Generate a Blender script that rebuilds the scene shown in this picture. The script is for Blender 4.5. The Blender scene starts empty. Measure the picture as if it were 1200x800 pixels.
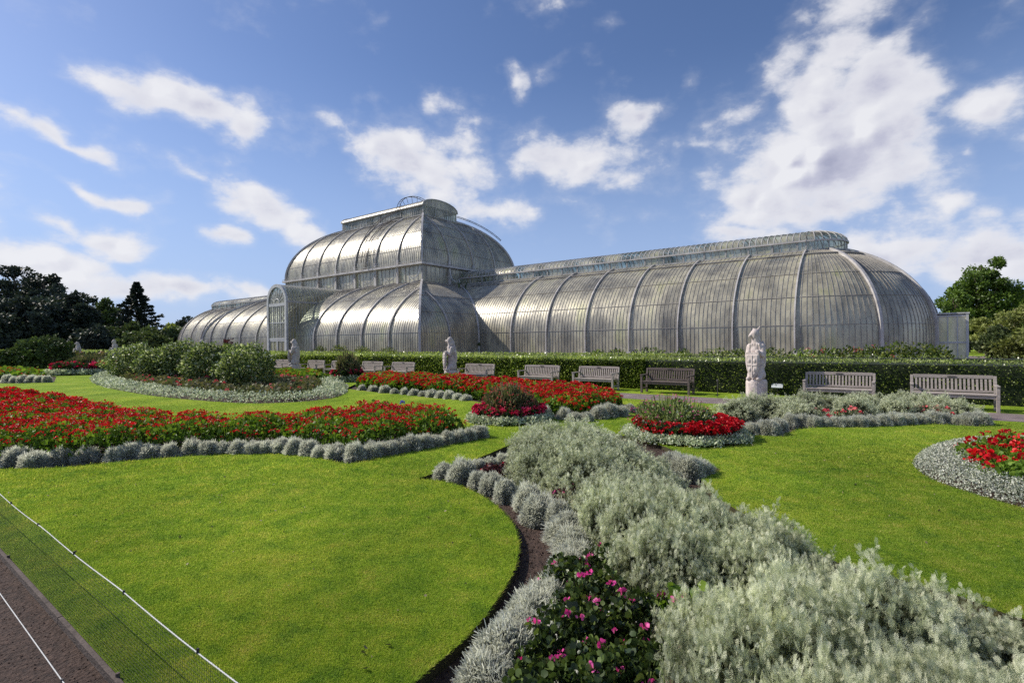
import bpy, bmesh, math, random
import numpy as np
from mathutils import Vector, Matrix, noise as mnoise
R = math.radians
rng = np.random.default_rng(7)
random.seed(7)
col = bpy.context.scene.collection
scene = bpy.context.scene

# ------------------------------------------------------------------ survey
F, H, KR, Y0 = 615.0, 1.85, 0.0104, 401.0      # lens in photo pixels, eye height, roll, horizon row
TH = R(53.18)
A = np.array([-math.sin(TH), math.cos(TH)])     # along the glasshouse, leftwards
B = np.array([math.cos(TH), math.sin(TH)])      # away from the parterre
ROT = TH - math.pi/2
C0 = np.array([-7.69, 43.7])                    # near corner of the central block

def P(x, y):
    "surveyed ground position of a point seen at (x,y) in the photograph"
    U, V = x-600.0, y-Y0
    u, v = U-KR*V, V+KR*U
    v = max(v, 3.0)
    Z = F*H/v
    return np.array([u/F*Z, Z])
def PL(pts): return np.array([P(*p) for p in pts])
def SB(s, b): return s*A + b*B                  # garden grid position
def s_at(x, b):
    "s along the line b seen at column x"
    k = (x-600.0)/F
    return b*(k*B[1]-B[0])/(A[0]-k*A[1])

# ------------------------------------------------------------------ helpers
def tag(o, label=None, cat=None, group=None, kind=None):
    if label: o['label'] = label
    if cat: o['category'] = cat
    if group: o['group'] = group
    if kind: o['kind'] = kind
    return o
def empty(name, loc=(0, 0, 0), rz=0.0, **k):
    o = bpy.data.objects.new(name, None); col.objects.link(o)
    o.location = loc; o.rotation_euler = (0, 0, rz); o.empty_display_size = .2
    return tag(o, **k)
def link(name, me, mat=None, parent=None):
    o = bpy.data.objects.new(name, me); col.objects.link(o)
    if mat is not None: me.materials.append(mat)
    if parent is not None: o.parent = parent
    return o
def copy_tree(o, parent=None):
    c = o.copy(); col.objects.link(c); c.parent = parent
    for ch in list(o.children): copy_tree(ch, c)
    return c

def npmesh(name, V, Fa, rv=None, smooth=False):
    V = np.asarray(V, np.float32); Fa = np.asarray(Fa, np.int32)
    me = bpy.data.meshes.new(name)
    n, k = Fa.shape
    me.vertices.add(len(V)); me.vertices.foreach_set('co', V.ravel())
    me.loops.add(n*k); me.loops.foreach_set('vertex_index', Fa.ravel())
    me.polygons.add(n)
    me.polygons.foreach_set('loop_start', np.arange(0, n*k, k, dtype=np.int32))
    me.polygons.foreach_set('loop_total', np.full(n, k, np.int32))
    if smooth: me.polygons.foreach_set('use_smooth', np.ones(n, bool))
    me.update(calc_edges=True)
    if rv is not None:
        a = me.attributes.new('rv', 'FLOAT', 'FACE'); a.data.foreach_set('value', np.asarray(rv, np.float32))
    return me

def frames(d, roll=None):
    "rotation matrices whose second column is the direction d"
    d = d/np.linalg.norm(d, axis=1, keepdims=True)
    n = len(d)
    t = rng.normal(size=(n, 3)) if roll is None else np.tile(np.array(roll, float), (n, 1))+rng.normal(size=(n, 3))*.35
    x = np.cross(d, t); x /= np.linalg.norm(x, axis=1, keepdims=True)+1e-9
    z = np.cross(x, d)
    return np.stack([x, d, z], axis=2)
def stamp(TV, TF, pos, Rm, sc):
    "one copy of a small template per position"
    sc = np.asarray(sc, float)
    if sc.ndim == 1: sc = sc[:, None]
    V = np.einsum('nij,kj->nki', Rm, TV)*sc[:, :, None] + pos[:, None, :]
    n, k = len(pos), len(TV)
    Fa = TF[None]+(np.arange(n)*k)[:, None, None]
    return V.reshape(-1, 3), Fa.reshape(-1, TF.shape[1])
def join(parts):
    Vs, Fs, Rs, off = [], [], [], 0
    for V, Fa, rv in parts:
        Vs.append(V); Fs.append(Fa+off); Rs.append(rv); off += len(V)
    return np.concatenate(Vs), np.concatenate(Fs), np.concatenate(Rs)

LEAF = (np.array([[0, 0, 0], [.28, .5, .06], [0, 1, -.05], [-.28, .5, .06]]), np.array([[0, 1, 2, 3]]))
ROUND = (np.array([[0, 0, 0], [.5, .3, .08], [.42, .85, .06], [0, 1.0, 0], [-.42, .85, .06], [-.5, .3, .08]]), np.array([[0, 1, 2, 3], [0, 3, 4, 5]]))
SPIKE = (np.array([[-.055, 0, 0], [.055, 0, 0], [.03, 1, 0], [-.03, 1, 0]]), np.array([[0, 1, 2, 3]]))
def cloud(T, pos, d, size, roll=None, rv=None):
    V, Fa = stamp(T[0], T[1], pos, frames(d, roll), size)
    m = len(T[1])
    if rv is None: rv = rng.random(len(pos))
    return V, Fa, np.repeat(rv, m)
def unit(n): 
    v = rng.normal(size=(n, 3)); return v/np.linalg.norm(v, axis=1, keepdims=True)
def up_unit(n, zmin=0.0):
    v = unit(int(n*3)+20); v = v[v[:, 2] > zmin]
    while len(v) < n: v = np.concatenate([v, v])
    return v[:n]

def inpoly(p, poly):
    x, y = p[:, 0], p[:, 1]; c = np.zeros(len(p), bool); n = len(poly)
    for i in range(n):
        x1, y1 = poly[i]; x2, y2 = poly[(i+1) % n]
        if y1 == y2: continue
        c ^= ((y1 > y) != (y2 > y)) & (x < (x2-x1)*(y-y1)/(y2-y1)+x1)
    return c
def polydist(p, poly):
    d = np.full(len(p), 1e9); n = len(poly)
    for i in range(n):
        a, b = poly[i], poly[(i+1) % n]; ab = b-a; L = (ab**2).sum()+1e-9
        t = np.clip(((p-a)@ab)/L, 0, 1); q = a+t[:, None]*ab
        d = np.minimum(d, np.hypot(*(p-q).T))
    return d
def smoothpoly(pts, n=4, closed=True):
    pts = np.asarray(pts); out = []; N = len(pts)
    for i in range(N if closed else N-1):
        p0, p1, p2, p3 = (pts[(i-1) % N] if closed or i > 0 else pts[0]), pts[i], pts[(i+1) % N], (pts[(i+2) % N] if closed or i < N-2 else pts[-1])
        for k in range(n):
            t = k/n
            out.append(.5*((2*p1)+(-p0+p2)*t+(2*p0-5*p1+4*p2-p3)*t*t+(-p0+3*p1-3*p2+p3)*t**3))
    if not closed: out.append(pts[-1])
    return np.array(out)
def fill(poly, n, dmin=0.0):
    lo, hi = poly.min(0), poly.max(0); out = []
    area = (hi-lo).prod(); tries = 0; got = 0
    while got < n and tries < 60:
        p = lo+rng.random((n*2, 2))*(hi-lo); p = p[inpoly(p, poly)]
        if dmin: p = p[polydist(p, poly) > dmin]
        out.append(p); got += len(p); tries += 1
    return np.concatenate(out)[:n]
def polyarea(p): x, y = p[:, 0], p[:, 1]; return abs((x*np.roll(y, -1)-y*np.roll(x, -1)).sum())/2

class MB:
    "collects boxes, bars, rings into one mesh"
    def __init__(s): s.v = []; s.f = []
    def add(s, V, Fs):
        o = len(s.v); s.v += [tuple(map(float, v)) for v in V]; s.f += [tuple(i+o for i in f) for f in Fs]; return s
    def box(s, x0, x1, y0, y1, z0, z1):
        V = [(x, y, z) for z in (z0, z1) for y in (y0, y1) for x in (x0, x1)]
        return s.add(V, [(0, 2, 3, 1), (4, 5, 7, 6), (0, 1, 5, 4), (2, 6, 7, 3), (0, 4, 6, 2), (1, 3, 7, 5)])
    def bar(s, p, q, w, h=None, up=(0, 0, 1)):
        h = h or w; p, q = Vector(p), Vector(q); d = (q-p).normalized(); u = Vector(up)
        if abs(d.dot(u)) > .98: u = Vector((0, 1, 0))
        x = d.cross(u).normalized(); z = x.cross(d)
        V = [c+x*a*w/2+z*b*h/2 for c in (p, q) for a, b in ((-1, -1), (1, -1), (1, 1), (-1, 1))]
        return s.add(V, [(3, 2, 1, 0), (4, 5, 6, 7), (0, 1, 5, 4), (1, 2, 6, 5), (2, 3, 7, 6), (3, 0, 4, 7)])
    def tube(s, pts, r, n=8, cap=True):
        pts = [Vector(p) for p in pts]; rs = r if hasattr(r, '__len__') else [r]*len(pts); rings = []
        last = None
        for i, p in enumerate(pts):
            d = (pts[min(i+1, len(pts)-1)]-pts[max(i-1, 0)]).normalized()
            u = Vector((0, 0, 1)) if abs(d.z) < .9 else Vector((1, 0, 0))
            x = d.cross(u).normalized() if last is None else (last-d*last.dot(d)).normalized()
            last = x; y = d.cross(x)
            rings.append([p+(x*math.cos(2*math.pi*k/n)+y*math.sin(2*math.pi*k/n))*rs[i] for k in range(n)])
        V = [v for r_ in rings for v in r_]; Fs = []
        for i in range(len(pts)-1):
            for k in range(n): Fs.append((i*n+k, i*n+(k+1) % n, (i+1)*n+(k+1) % n, (i+1)*n+k))
        if cap: Fs += [tuple(range(n))[::-1], tuple((len(pts)-1)*n+k for k in range(n))]
        return s.add(V, Fs)
    def lathe(s, prof, n=24, c=(0, 0, 0)):
        V = [(c[0]+r*math.cos(2*math.pi*k/n), c[1]+r*math.sin(2*math.pi*k/n), c[2]+z) for r, z in prof for k in range(n)]; Fs = []
        for i in range(len(prof)-1):
            for k in range(n): Fs.append((i*n+k, i*n+(k+1) % n, (i+1)*n+(k+1) % n, (i+1)*n+k))
        Fs += [tuple(range(n))[::-1], tuple((len(prof)-1)*n+k for k in range(n))]
        return s.add(V, Fs)
    def ribbon(s, pts, nrm, side, w, h):
        "raised bar following a curved surface"
        V = []; Fs = []
        for i, (p, n_) in enumerate(zip(pts, nrm)):
            p = np.asarray(p); n_ = np.asarray(n_)
            sd = np.asarray(side[i]) if hasattr(side[0], '__len__') else np.asarray(side)
            V += [p-sd*w/2-n_*.02, p-sd*w/2+n_*h, p+sd*w/2+n_*h, p+sd*w/2-n_*.02]
            if i:
                a, b = (i-1)*4, i*4
                Fs += [(a, b, b+1, a+1), (a+1, b+1, b+2, a+2), (a+2, b+2, b+3, a+3)]
        if len(pts) > 1: s.add(V, Fs)
        return s
    def build(s, name, mat, parent=None, smooth=False, bevel=0):
        me = bpy.data.meshes.new(name); me.from_pydata(s.v, [], s.f); me.update()
        if smooth: me.polygons.foreach_set('use_smooth', [True]*len(me.polygons))
        o = link(name, me, mat, parent)
        if bevel:
            m = o.modifiers.new('b', 'BEVEL'); m.width = bevel; m.segments = 2; m.limit_method = 'ANGLE'
        return o

# ------------------------------------------------------------------ materials
def newmat(name):
    m = bpy.data.materials.new(name); m.use_nodes = True; nt = m.node_tree
    return m, nt, nt.nodes['Principled BSDF'], nt.nodes['Material Output']
def N(nt, t, **k):
    n = nt.nodes.new(t)
    for a, b in k.items():
        if a in n.inputs: n.inputs[a].default_value = b
        else: setattr(n, a, b)
    return n
def ramp(nt, src, stops):
    r = nt.nodes.new('ShaderNodeValToRGB'); e = r.color_ramp.elements
    while len(e) < len(stops): e.new(.5)
    for i, (p, c) in enumerate(stops): e[i].position = p; e[i].color = (*c, 1)
    nt.links.new(src, r.inputs[0]); return r.outputs[0]
def mixc(nt, f, a, b, blend='MIX'):
    m = nt.nodes.new('ShaderNodeMix'); m.data_type = 'RGBA'; m.blend_type = blend
    for s, v in ((0, f), (6, a), (7, b)):
        if hasattr(v, 'is_output') or isinstance(v, bpy.types.NodeSocket): nt.links.new(v, m.inputs[s])
        else: m.inputs[s].default_value = v if s == 0 else (*v, 1)
    return m.outputs[2]
def leafmat(name, stops, rough=.5, trans=.25, spec=.4, big=.7, bright=0.25, tcol=None):
    m, nt, p, out = newmat(name)
    at = N(nt, 'ShaderNodeAttribute', attribute_name='rv')
    c = ramp(nt, at.outputs['Fac'], stops)
    geo = N(nt, 'ShaderNodeNewGeometry')
    nz = N(nt, 'ShaderNodeTexNoise', Scale=big, Detail=3.0)
    nt.links.new(geo.outputs['Position'], nz.inputs['Vector'])
    k = ramp(nt, nz.outputs[0], [(.3, (1-bright,)*3), (.7, (1+bright,)*3)])
    c = mixc(nt, 1.0, c, k, 'MULTIPLY')
    nt.links.new(c, p.inputs['Base Color']); p.inputs['Roughness'].default_value = rough
    p.inputs['Specular IOR Level'].default_value = spec
    tr = N(nt, 'ShaderNodeBsdfTranslucent'); 
    c2 = mixc(nt, 1.0, c, tcol or (1.15, 1.2, .7), 'MULTIPLY'); nt.links.new(c2, tr.inputs[0])
    mx = N(nt, 'ShaderNodeMixShader'); mx.inputs[0].default_value = trans
    nt.links.new(p.outputs[0], mx.inputs[1]); nt.links.new(tr.outputs[0], mx.inputs[2]); nt.links.new(mx.outputs[0], out.inputs[0])
    return m
def patchy(m, scale, stops):
    "modulate an existing leaf material by a second, finer patch noise"
    nt = m.node_tree; geo = N(nt, 'ShaderNodeNewGeometry'); nz = N(nt, 'ShaderNodeTexNoise', Scale=scale, Detail=7.0, Roughness=.7)
    nt.links.new(geo.outputs['Position'], nz.inputs['Vector']); k = ramp(nt, nz.outputs[0], stops)
    for l in list(nt.links):
        if l.to_socket.name in ('Base Color', 'Color') and l.to_node.type in ('BSDF_PRINCIPLED', 'BSDF_TRANSLUCENT'):
            src, dst = l.from_socket, l.to_socket; nt.links.remove(l); nt.links.new(mixc(nt, 1.0, src, k, 'MULTIPLY'), dst)
def solid(name, c1, c2, scale=6, rough=.7, bump=.3, metal=0.0, spec=.5, stretch=(1, 1, 1), bscale=None, detail=6.0, coords='Object'):
    m, nt, p, out = newmat(name)
    tc = N(nt, 'ShaderNodeTexCoord'); mp = N(nt, 'ShaderNodeMapping'); mp.inputs['Scale'].default_value = stretch
    nt.links.new(tc.outputs[coords], mp.inputs[0])
    nz = N(nt, 'ShaderNodeTexNoise', Scale=float(scale), Detail=detail, Roughness=.6); nt.links.new(mp.outputs[0], nz.inputs['Vector'])
    nt.links.new(ramp(nt, nz.outputs[0], [(.3, c1), (.7, c2)]), p.inputs['Base Color'])
    p.inputs['Roughness'].default_value = rough; p.inputs['Metallic'].default_value = metal; p.inputs['Specular IOR Level'].default_value = spec
    if bump:
        b = N(nt, 'ShaderNodeBump', Strength=bump, Distance=.02)
        n2 = N(nt, 'ShaderNodeTexNoise', Scale=float(bscale or scale*4), Detail=5.0); nt.links.new(mp.outputs[0], n2.inputs['Vector'])
        nt.links.new(n2.outputs[0], b.inputs['Height']); nt.links.new(b.outputs[0], p.inputs['Normal'])
    return m

M = {}
M['santolina'] = leafmat('santolina_leaf', [(0, (.36, .37, .32)), (.5, (.70, .71, .62)), (1, (.92, .92, .85))], .85, .6, .2, .8, .15, (1, 1, .9))
M['artemisia'] = leafmat('artemisia_leaf', [(0, (.05, .055, .03)), (.25, (.19, .21, .12)), (.5, (.45, .49, .31)), (1, (.86, .87, .66))], .75, .30, .25, 1.1, .2, (1, 1.05, .8))  # darkest stops paint the shade in the gaps between plumes
M['rose'] = leafmat('dark_leaf', [(0, (.018, .032, .010)), (.6, (.06, .095, .024)), (1, (.17, .23, .055))], .38, .22, .5, 2., .3)
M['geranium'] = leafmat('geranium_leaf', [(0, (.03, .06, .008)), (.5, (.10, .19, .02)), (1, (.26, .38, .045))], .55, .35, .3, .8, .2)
M['red'] = leafmat('red_petal', [(0, (.34, .006, .010)), (.6, (.68, .010, .020)), (1, (.86, .045, .035))], .5, .3, .3, 1.5, .15, (1.1, .8, .8))
M['crimson'] = leafmat('crimson_petal', [(0, (.30, .003, .010)), (.6, (.60, .008, .018)), (1, (.75, .03, .05))], .45, .3, .35, 1.5, .12, (1.1, .8, .8))
M['pink'] = leafmat('pink_petal', [(0, (.60, .04, .24)), (.6, (.85, .10, .42)), (1, (.92, .28, .55))], .5, .3, .3, 1.5, .1, (1.1, .9, .9))
M['rosered'] = leafmat('rose_red_petal', [(0, (.35, .01, .03)), (.6, (.66, .025, .11)), (1, (.80, .10, .20))], .5, .3, .3, 1.5, .12, (1.1, .8, .8))
M['salmon'] = leafmat('salmon_petal', [(0, (.6, .05, .08)), (.6, (.75, .13, .15)), (1, (.85, .25, .22))], .5, .3, .3, 1.5, .1, (1.1, .9, .9))
M['salvia'] = leafmat('salvia_leaf', [(0, (.05, .07, .025)), (.6, (.13, .15, .06)), (.9, (.25, .20, .11)), (1, (.35, .10, .10))], .65, .25, .3, 1.5, .25)
M['silver'] = leafmat('silver_edging_leaf', [(0, (.22, .28, .16)), (.5, (.50, .57, .36)), (1, (.90, .92, .74))], .75, .35, .3, 1.2, .2, (1, 1, .9))
M['white'] = leafmat('white_flower_edging', [(0, (.16, .20, .12)), (.35, (.42, .45, .34)), (1, (.80, .80, .70))], .7, .2, .3, 1.2, .12, (1, 1, .9))
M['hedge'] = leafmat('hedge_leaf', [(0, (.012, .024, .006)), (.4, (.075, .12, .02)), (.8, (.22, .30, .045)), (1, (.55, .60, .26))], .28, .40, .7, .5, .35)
M['shrub'] = leafmat('shrub_leaf', [(0, (.035, .06, .018)), (.5, (.15, .21, .06)), (.85, (.34, .40, .16)), (1, (.75, .77, .58))], .45, .4, .5, 1., .3)
M['border'] = leafmat('border_leaf', [(0, (.03, .06, .012)), (.6, (.11, .16, .025)), (1, (.28, .30, .06))], .5, .3, .4, .6, .4)
M['tree_dark'] = leafmat('dark_tree_leaf', [(0, (.022, .032, .030)), (1, (.062, .082, .056))], .6, .12, .3, .15, .3)  # leaf colour lifted towards blue to stand in for distance haze
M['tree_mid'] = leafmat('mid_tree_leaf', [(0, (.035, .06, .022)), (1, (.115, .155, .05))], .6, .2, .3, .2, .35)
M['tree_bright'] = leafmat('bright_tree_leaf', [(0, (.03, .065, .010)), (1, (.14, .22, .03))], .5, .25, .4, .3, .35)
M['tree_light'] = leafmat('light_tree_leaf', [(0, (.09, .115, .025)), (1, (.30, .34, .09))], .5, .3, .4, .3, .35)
M['purple_leaf'] = leafmat('purple_leaf', [(0, (.04, .015, .02)), (1, (.14, .04, .05))], .5, .2, .4, 1, .2)
M['grass'] = leafmat('grass_blade', [(0, (.15, .24, .018)), (.6, (.31, .425, .045)), (1, (.52, .56, .13))], .8, .55, .05, .45, .22)
patchy(M['grass'], 3.2, [(.36, (.56, .70, .9)), (.5, (1, 1, 1)), (.66, (1.36, 1.08, 1.8))]); patchy(M['grass'], .8, [(.38, (.82, .90, 1)), (.6, (1.14, 1.06, 1.2))])
M['bark'] = solid('bark', (.05, .04, .03), (.12, .09, .065), 3, .9, .6, stretch=(1, 1, .2))
M['palebark'] = solid('pale_bark', (.22, .18, .13), (.42, .36, .27), 3, .85, .4)
M['core'] = solid('dark_twigs', (.010, .012, .006), (.03, .032, .016), 9, .95, .6)  # very dark brown tone, used on stems
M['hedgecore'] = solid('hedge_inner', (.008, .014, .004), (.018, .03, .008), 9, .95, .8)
M['greycore'] = solid('grey_twigs', (.22, .225, .19), (.36, .37, .31), 12, .95, .8)
M['wood'] = solid('weathered_teak', (.26, .22, .19), (.47, .41, .37), 5, .75, .35, stretch=(1, 8, 8))
M['wooddark'] = solid('dark_teak', (.085, .065, .055), (.17, .13, .115), 5, .8, .35, stretch=(1, 8, 8))
M['stone'] = solid('pale_stone', (.46, .385, .35), (.74, .65, .60), 7, .85, .6, bscale=14)
M['greystone'] = solid('grey_stone', (.38, .335, .30), (.62, .56, .51), 7, .85, .6, bscale=14)
M['whitepaint'] = solid('white_iron_paint', (.40, .40, .385), (.62, .62, .60), 4, .45, .1, spec=.5)
M['ironpaint'] = solid('weathered_iron_paint', (.26, .255, .24), (.46, .45, .43), 2.5, .5, .15, spec=.5)
M['ribpaint'] = solid('rib_paint', (.34, .32, .30), (.62, .59, .56), 1.5, .5, .15, spec=.5)
M['barpaint'] = solid('glazing_bar_paint', (.20, .185, .165), (.40, .37, .33), 2.0, .5, 0)
M['darkiron'] = solid('dark_iron', (.04, .035, .035), (.09, .08, .075), 6, .6, .1)
M['kerbstone'] = solid('plinth_stone', (.22, .21, .19), (.36, .34, .31), 3, .85, .4)
M['rope'] = solid('white_rope', (.55, .55, .52), (.75, .75, .72), 60, .7, .3)
M['black'] = solid('black_clip', (.01, .01, .01), (.03, .03, .03), 20, .6, 0)
M['board'] = solid('edging_board', (.05, .035, .028), (.13, .10, .085), 8, .9, .6, stretch=(1, 1, 4))
M['plaque'] = solid('plaque_face', (.45, .48, .5), (.62, .65, .66), 12, .4, 0)
M['skin'] = solid('skin', (.5, .3, .22), (.6, .38, .28), 10, .6, 0)
M['net'] = solid('net_cord', (.05, .07, .03), (.11, .13, .07), 30, .8, 0)

def soilmat():
    m, nt, p, out = newmat('bed_soil')
    g = N(nt, 'ShaderNodeNewGeometry')
    a = N(nt, 'ShaderNodeTexNoise', Scale=18.0, Detail=8.0, Roughness=.7); nt.links.new(g.outputs['Position'], a.inputs['Vector'])
    v = N(nt, 'ShaderNodeTexVoronoi', Scale=45.0); nt.links.new(g.outputs['Position'], v.inputs['Vector'])
    c = ramp(nt, a.outputs[0], [(.3, (.028, .016, .011)), (.55, (.072, .042, .030)), (.75, (.135, .085, .062))])
    nt.links.new(c, p.inputs['Base Color']); p.inputs['Roughness'].default_value = .95
    b1 = N(nt, 'ShaderNodeBump', Strength=.9, Distance=.03); nt.links.new(a.outputs[0], b1.inputs['Height'])
    b2 = N(nt, 'ShaderNodeBump', Strength=.7, Distance=.012); nt.links.new(v.outputs[0], b2.inputs['Height']); nt.links.new(b1.outputs[0], b2.inputs['Normal'])
    nt.links.new(b2.outputs[0], p.inputs['Normal']); return m
M['soil'] = soilmat()
def gravelmat(name, c0, c1, c2):
    m, nt, p, out = newmat(name)
    g = N(nt, 'ShaderNodeNewGeometry')
    v = N(nt, 'ShaderNodeTexVoronoi', Scale=150.0); nt.links.new(g.outputs['Position'], v.inputs['Vector'])
    a = N(nt, 'ShaderNodeTexNoise', Scale=2.2, Detail=6.0); nt.links.new(g.outputs['Position'], a.inputs['Vector'])
    sep = N(nt, 'ShaderNodeSeparateColor'); nt.links.new(v.outputs['Color'], sep.inputs[0])
    c = ramp(nt, sep.outputs[0], [(0, c0), (.6, c1), (1, c2)])
    k = ramp(nt, a.outputs[0], [(.3, (.7, .68, .66)), (.7, (1.25, 1.22, 1.2))])
    nt.links.new(mixc(nt, 1.0, c, k, 'MULTIPLY'), p.inputs['Base Color']); p.inputs['Roughness'].default_value = .9
    b = N(nt, 'ShaderNodeBump', Strength=.55, Distance=.006); b.invert = True
    nt.links.new(v.outputs[0], b.inputs['Height']); nt.links.new(b.outputs[0], p.inputs['Normal']); return m
M['gravel'] = gravelmat('dark_gravel', (.05, .041, .038), (.12, .10, .094), (.28, .245, .23))
M['path'] = gravelmat('purple_path', (.16, .125, .12), (.22, .175, .17), (.30, .25, .24))
def lawnmat():
    m, nt, p, out = newmat('mown_lawn')
    g = N(nt, 'ShaderNodeNewGeometry')
    def nz(s, d=6.0, r=.6, st=None):
        n = N(nt, 'ShaderNodeTexNoise', Scale=s, Detail=d, Roughness=r)
        if st:
            mp = N(nt, 'ShaderNodeMapping'); mp.inputs['Scale'].default_value = st; mp.inputs['Rotation'].default_value = (0, 0, .7)
            nt.links.new(g.outputs['Position'], mp.inputs[0]); nt.links.new(mp.outputs[0], n.inputs['Vector'])
        else: nt.links.new(g.outputs['Position'], n.inputs['Vector'])
        return n.outputs[0]
    base = ramp(nt, nz(.55, 5.), [(.32, (.15, .25, .02)), (.52, (.25, .365, .035)), (.68, (.37, .43, .06))])
    dry = ramp(nt, nz(1.1, 9., .7), [(.60, (0, 0, 0)), (.78, (.55,)*3)])
    c = mixc(nt, dry, base, (.42, .37, .09))
    fine = ramp(nt, nz(90., 4., .7), [(.3, (.55, .6, .5)), (.7, (1.35, 1.3, 1.3))])
    c = mixc(nt, 1.0, c, fine, 'MULTIPLY')
    mid = ramp(nt, nz(7., 6., .7), [(.3, (.80, .84, .8)), (.7, (1.15, 1.12, 1.1))])
    c = mixc(nt, 1.0, c, mid, 'MULTIPLY')
    stripe = ramp(nt, nz(.9, 2., .5, (1, .12, 1)), [(.35, (.88, .9, .9)), (.65, (1.12, 1.1, 1.0))])
    c = mixc(nt, 1.0, c, stripe, 'MULTIPLY')
    nt.links.new(c, p.inputs['Base Color']); p.inputs['Roughness'].default_value = .8; p.inputs['Specular IOR Level'].default_value = .03
    p.inputs['Sheen Weight'].default_value = .05; p.inputs['Sheen Tint'].default_value = (.8, .9, .3, 1)
    b = N(nt, 'ShaderNodeBump', Strength=.8, Distance=.03); nt.links.new(nz(60., 6., .75), b.inputs['Height'])
    b2 = N(nt, 'ShaderNodeBump', Strength=.5, Distance=.08); nt.links.new(nz(6., 4.), b2.inputs['Height']); nt.links.new(b.outputs[0], b2.inputs['Normal'])
    nt.links.new(b2.outputs[0], p.inputs['Normal']); return m
M['lawn'] = lawnmat()
M['turfedge'] = solid('cut_turf_edge', (.03, .022, .012), (.07, .07, .02), 25, .95, .8)

def glassmat(name, dark=1.25, clear=.12, rough=.3, metal=.55, lowk=.4):
    m, nt, p, out = newmat(name)
    tc = N(nt, 'ShaderNodeTexCoord')
    mp = N(nt, 'ShaderNodeMapping'); mp.inputs['Scale'].default_value = (1, 1, .35); nt.links.new(tc.outputs['Object'], mp.inputs[0])
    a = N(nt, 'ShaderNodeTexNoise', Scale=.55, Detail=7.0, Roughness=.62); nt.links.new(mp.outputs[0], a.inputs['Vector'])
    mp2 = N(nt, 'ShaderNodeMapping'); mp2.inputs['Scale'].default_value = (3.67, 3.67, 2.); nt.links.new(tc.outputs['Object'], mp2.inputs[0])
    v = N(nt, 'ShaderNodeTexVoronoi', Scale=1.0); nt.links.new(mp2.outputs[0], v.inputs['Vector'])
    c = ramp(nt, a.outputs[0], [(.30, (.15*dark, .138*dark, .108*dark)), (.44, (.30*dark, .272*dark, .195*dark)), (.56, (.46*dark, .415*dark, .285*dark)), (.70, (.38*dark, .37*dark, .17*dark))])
    sep = N(nt, 'ShaderNodeSeparateColor'); nt.links.new(v.outputs['Color'], sep.inputs[0])
    k = ramp(nt, sep.outputs[0], [(0, (.86,)*3), (1, (1.12,)*3)])
    nt.links.new(mixc(nt, 1.0, c, k, 'MULTIPLY'), p.inputs['Base Color'])
    p.inputs['Metallic'].default_value = metal*.55; p.inputs['Coat Weight'].default_value = .6; p.inputs['Coat IOR'].default_value = 1.9; p.inputs['Coat Roughness'].default_value = rough
    rr = N(nt, 'ShaderNodeMapRange'); rr.inputs[3].default_value = rough-.08; rr.inputs[4].default_value = rough+.1
    nt.links.new(sep.outputs[1], rr.inputs[0]); nt.links.new(rr.outputs[0], p.inputs['Roughness'])
    b = N(nt, 'ShaderNodeBump', Strength=.15, Distance=.04); nt.links.new(sep.outputs[2], b.inputs['Height']); nt.links.new(b.outputs[0], p.inputs['Normal'])
    tr = N(nt, 'ShaderNodeBsdfTransparent'); tr.inputs[0].default_value = (.8, .86, .8, 1)
    mx = N(nt, 'ShaderNodeMixShader'); 
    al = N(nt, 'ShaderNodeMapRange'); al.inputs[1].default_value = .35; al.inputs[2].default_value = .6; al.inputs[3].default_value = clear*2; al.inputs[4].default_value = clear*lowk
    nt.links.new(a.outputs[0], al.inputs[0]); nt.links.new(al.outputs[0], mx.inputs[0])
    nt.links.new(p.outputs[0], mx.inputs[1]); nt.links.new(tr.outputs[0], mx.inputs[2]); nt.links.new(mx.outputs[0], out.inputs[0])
    return m
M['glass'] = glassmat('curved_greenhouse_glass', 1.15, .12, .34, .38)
M['clear'] = glassmat('lantern_glass', 1.1, .48, .2, .3)
M['porchglass'] = glassmat('porch_glass', 1.6, .36, .25, .2, 1.5)
M['frosted'] = glassmat('pale_porch_glass', 1.7, .02, .3, .0)

# ------------------------------------------------------------------ sun, sky, camera
SUN_EL = 38.0
sun_dir = Vector((-.95, .30, 0)).normalized()
az_sun = math.atan2(sun_dir.x, sun_dir.y)       # from +Y towards +X
w = bpy.data.worlds.new('World'); scene.world = w; w.use_nodes = True
nt = w.node_tree; nt.nodes.clear()
sky = N(nt, 'ShaderNodeTexSky'); sky.sky_type = 'NISHITA'; sky.sun_disc = False
sky.sun_elevation = R(SUN_EL); sky.sun_rotation = az_sun; sky.air_density = 1.0; sky.dust_density = .6; sky.ozone_density = 2.2
tc = N(nt, 'ShaderNodeTexCoord')
sp = N(nt, 'ShaderNodeSeparateXYZ'); nt.links.new(tc.outputs['Generated'], sp.inputs[0])
def mth(op, a, b=None, c=None, clamp=False):
    m = nt.nodes.new('ShaderNodeMath'); m.operation = op; m.use_clamp = clamp
    for i, v in enumerate((a, b, c)):
        if v is None: continue
        if isinstance(v, bpy.types.NodeSocket): nt.links.new(v, m.inputs[i])
        else: m.inputs[i].default_value = v
    return m.outputs[0]
az = mth('ARCTAN2', sp.outputs[0], sp.outputs[1]); el = mth('ARCSINE', sp.outputs[2])
cmb = N(nt, 'ShaderNodeCombineXYZ'); nt.links.new(az, cmb.inputs[0]); nt.links.new(el, cmb.inputs[1])
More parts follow.
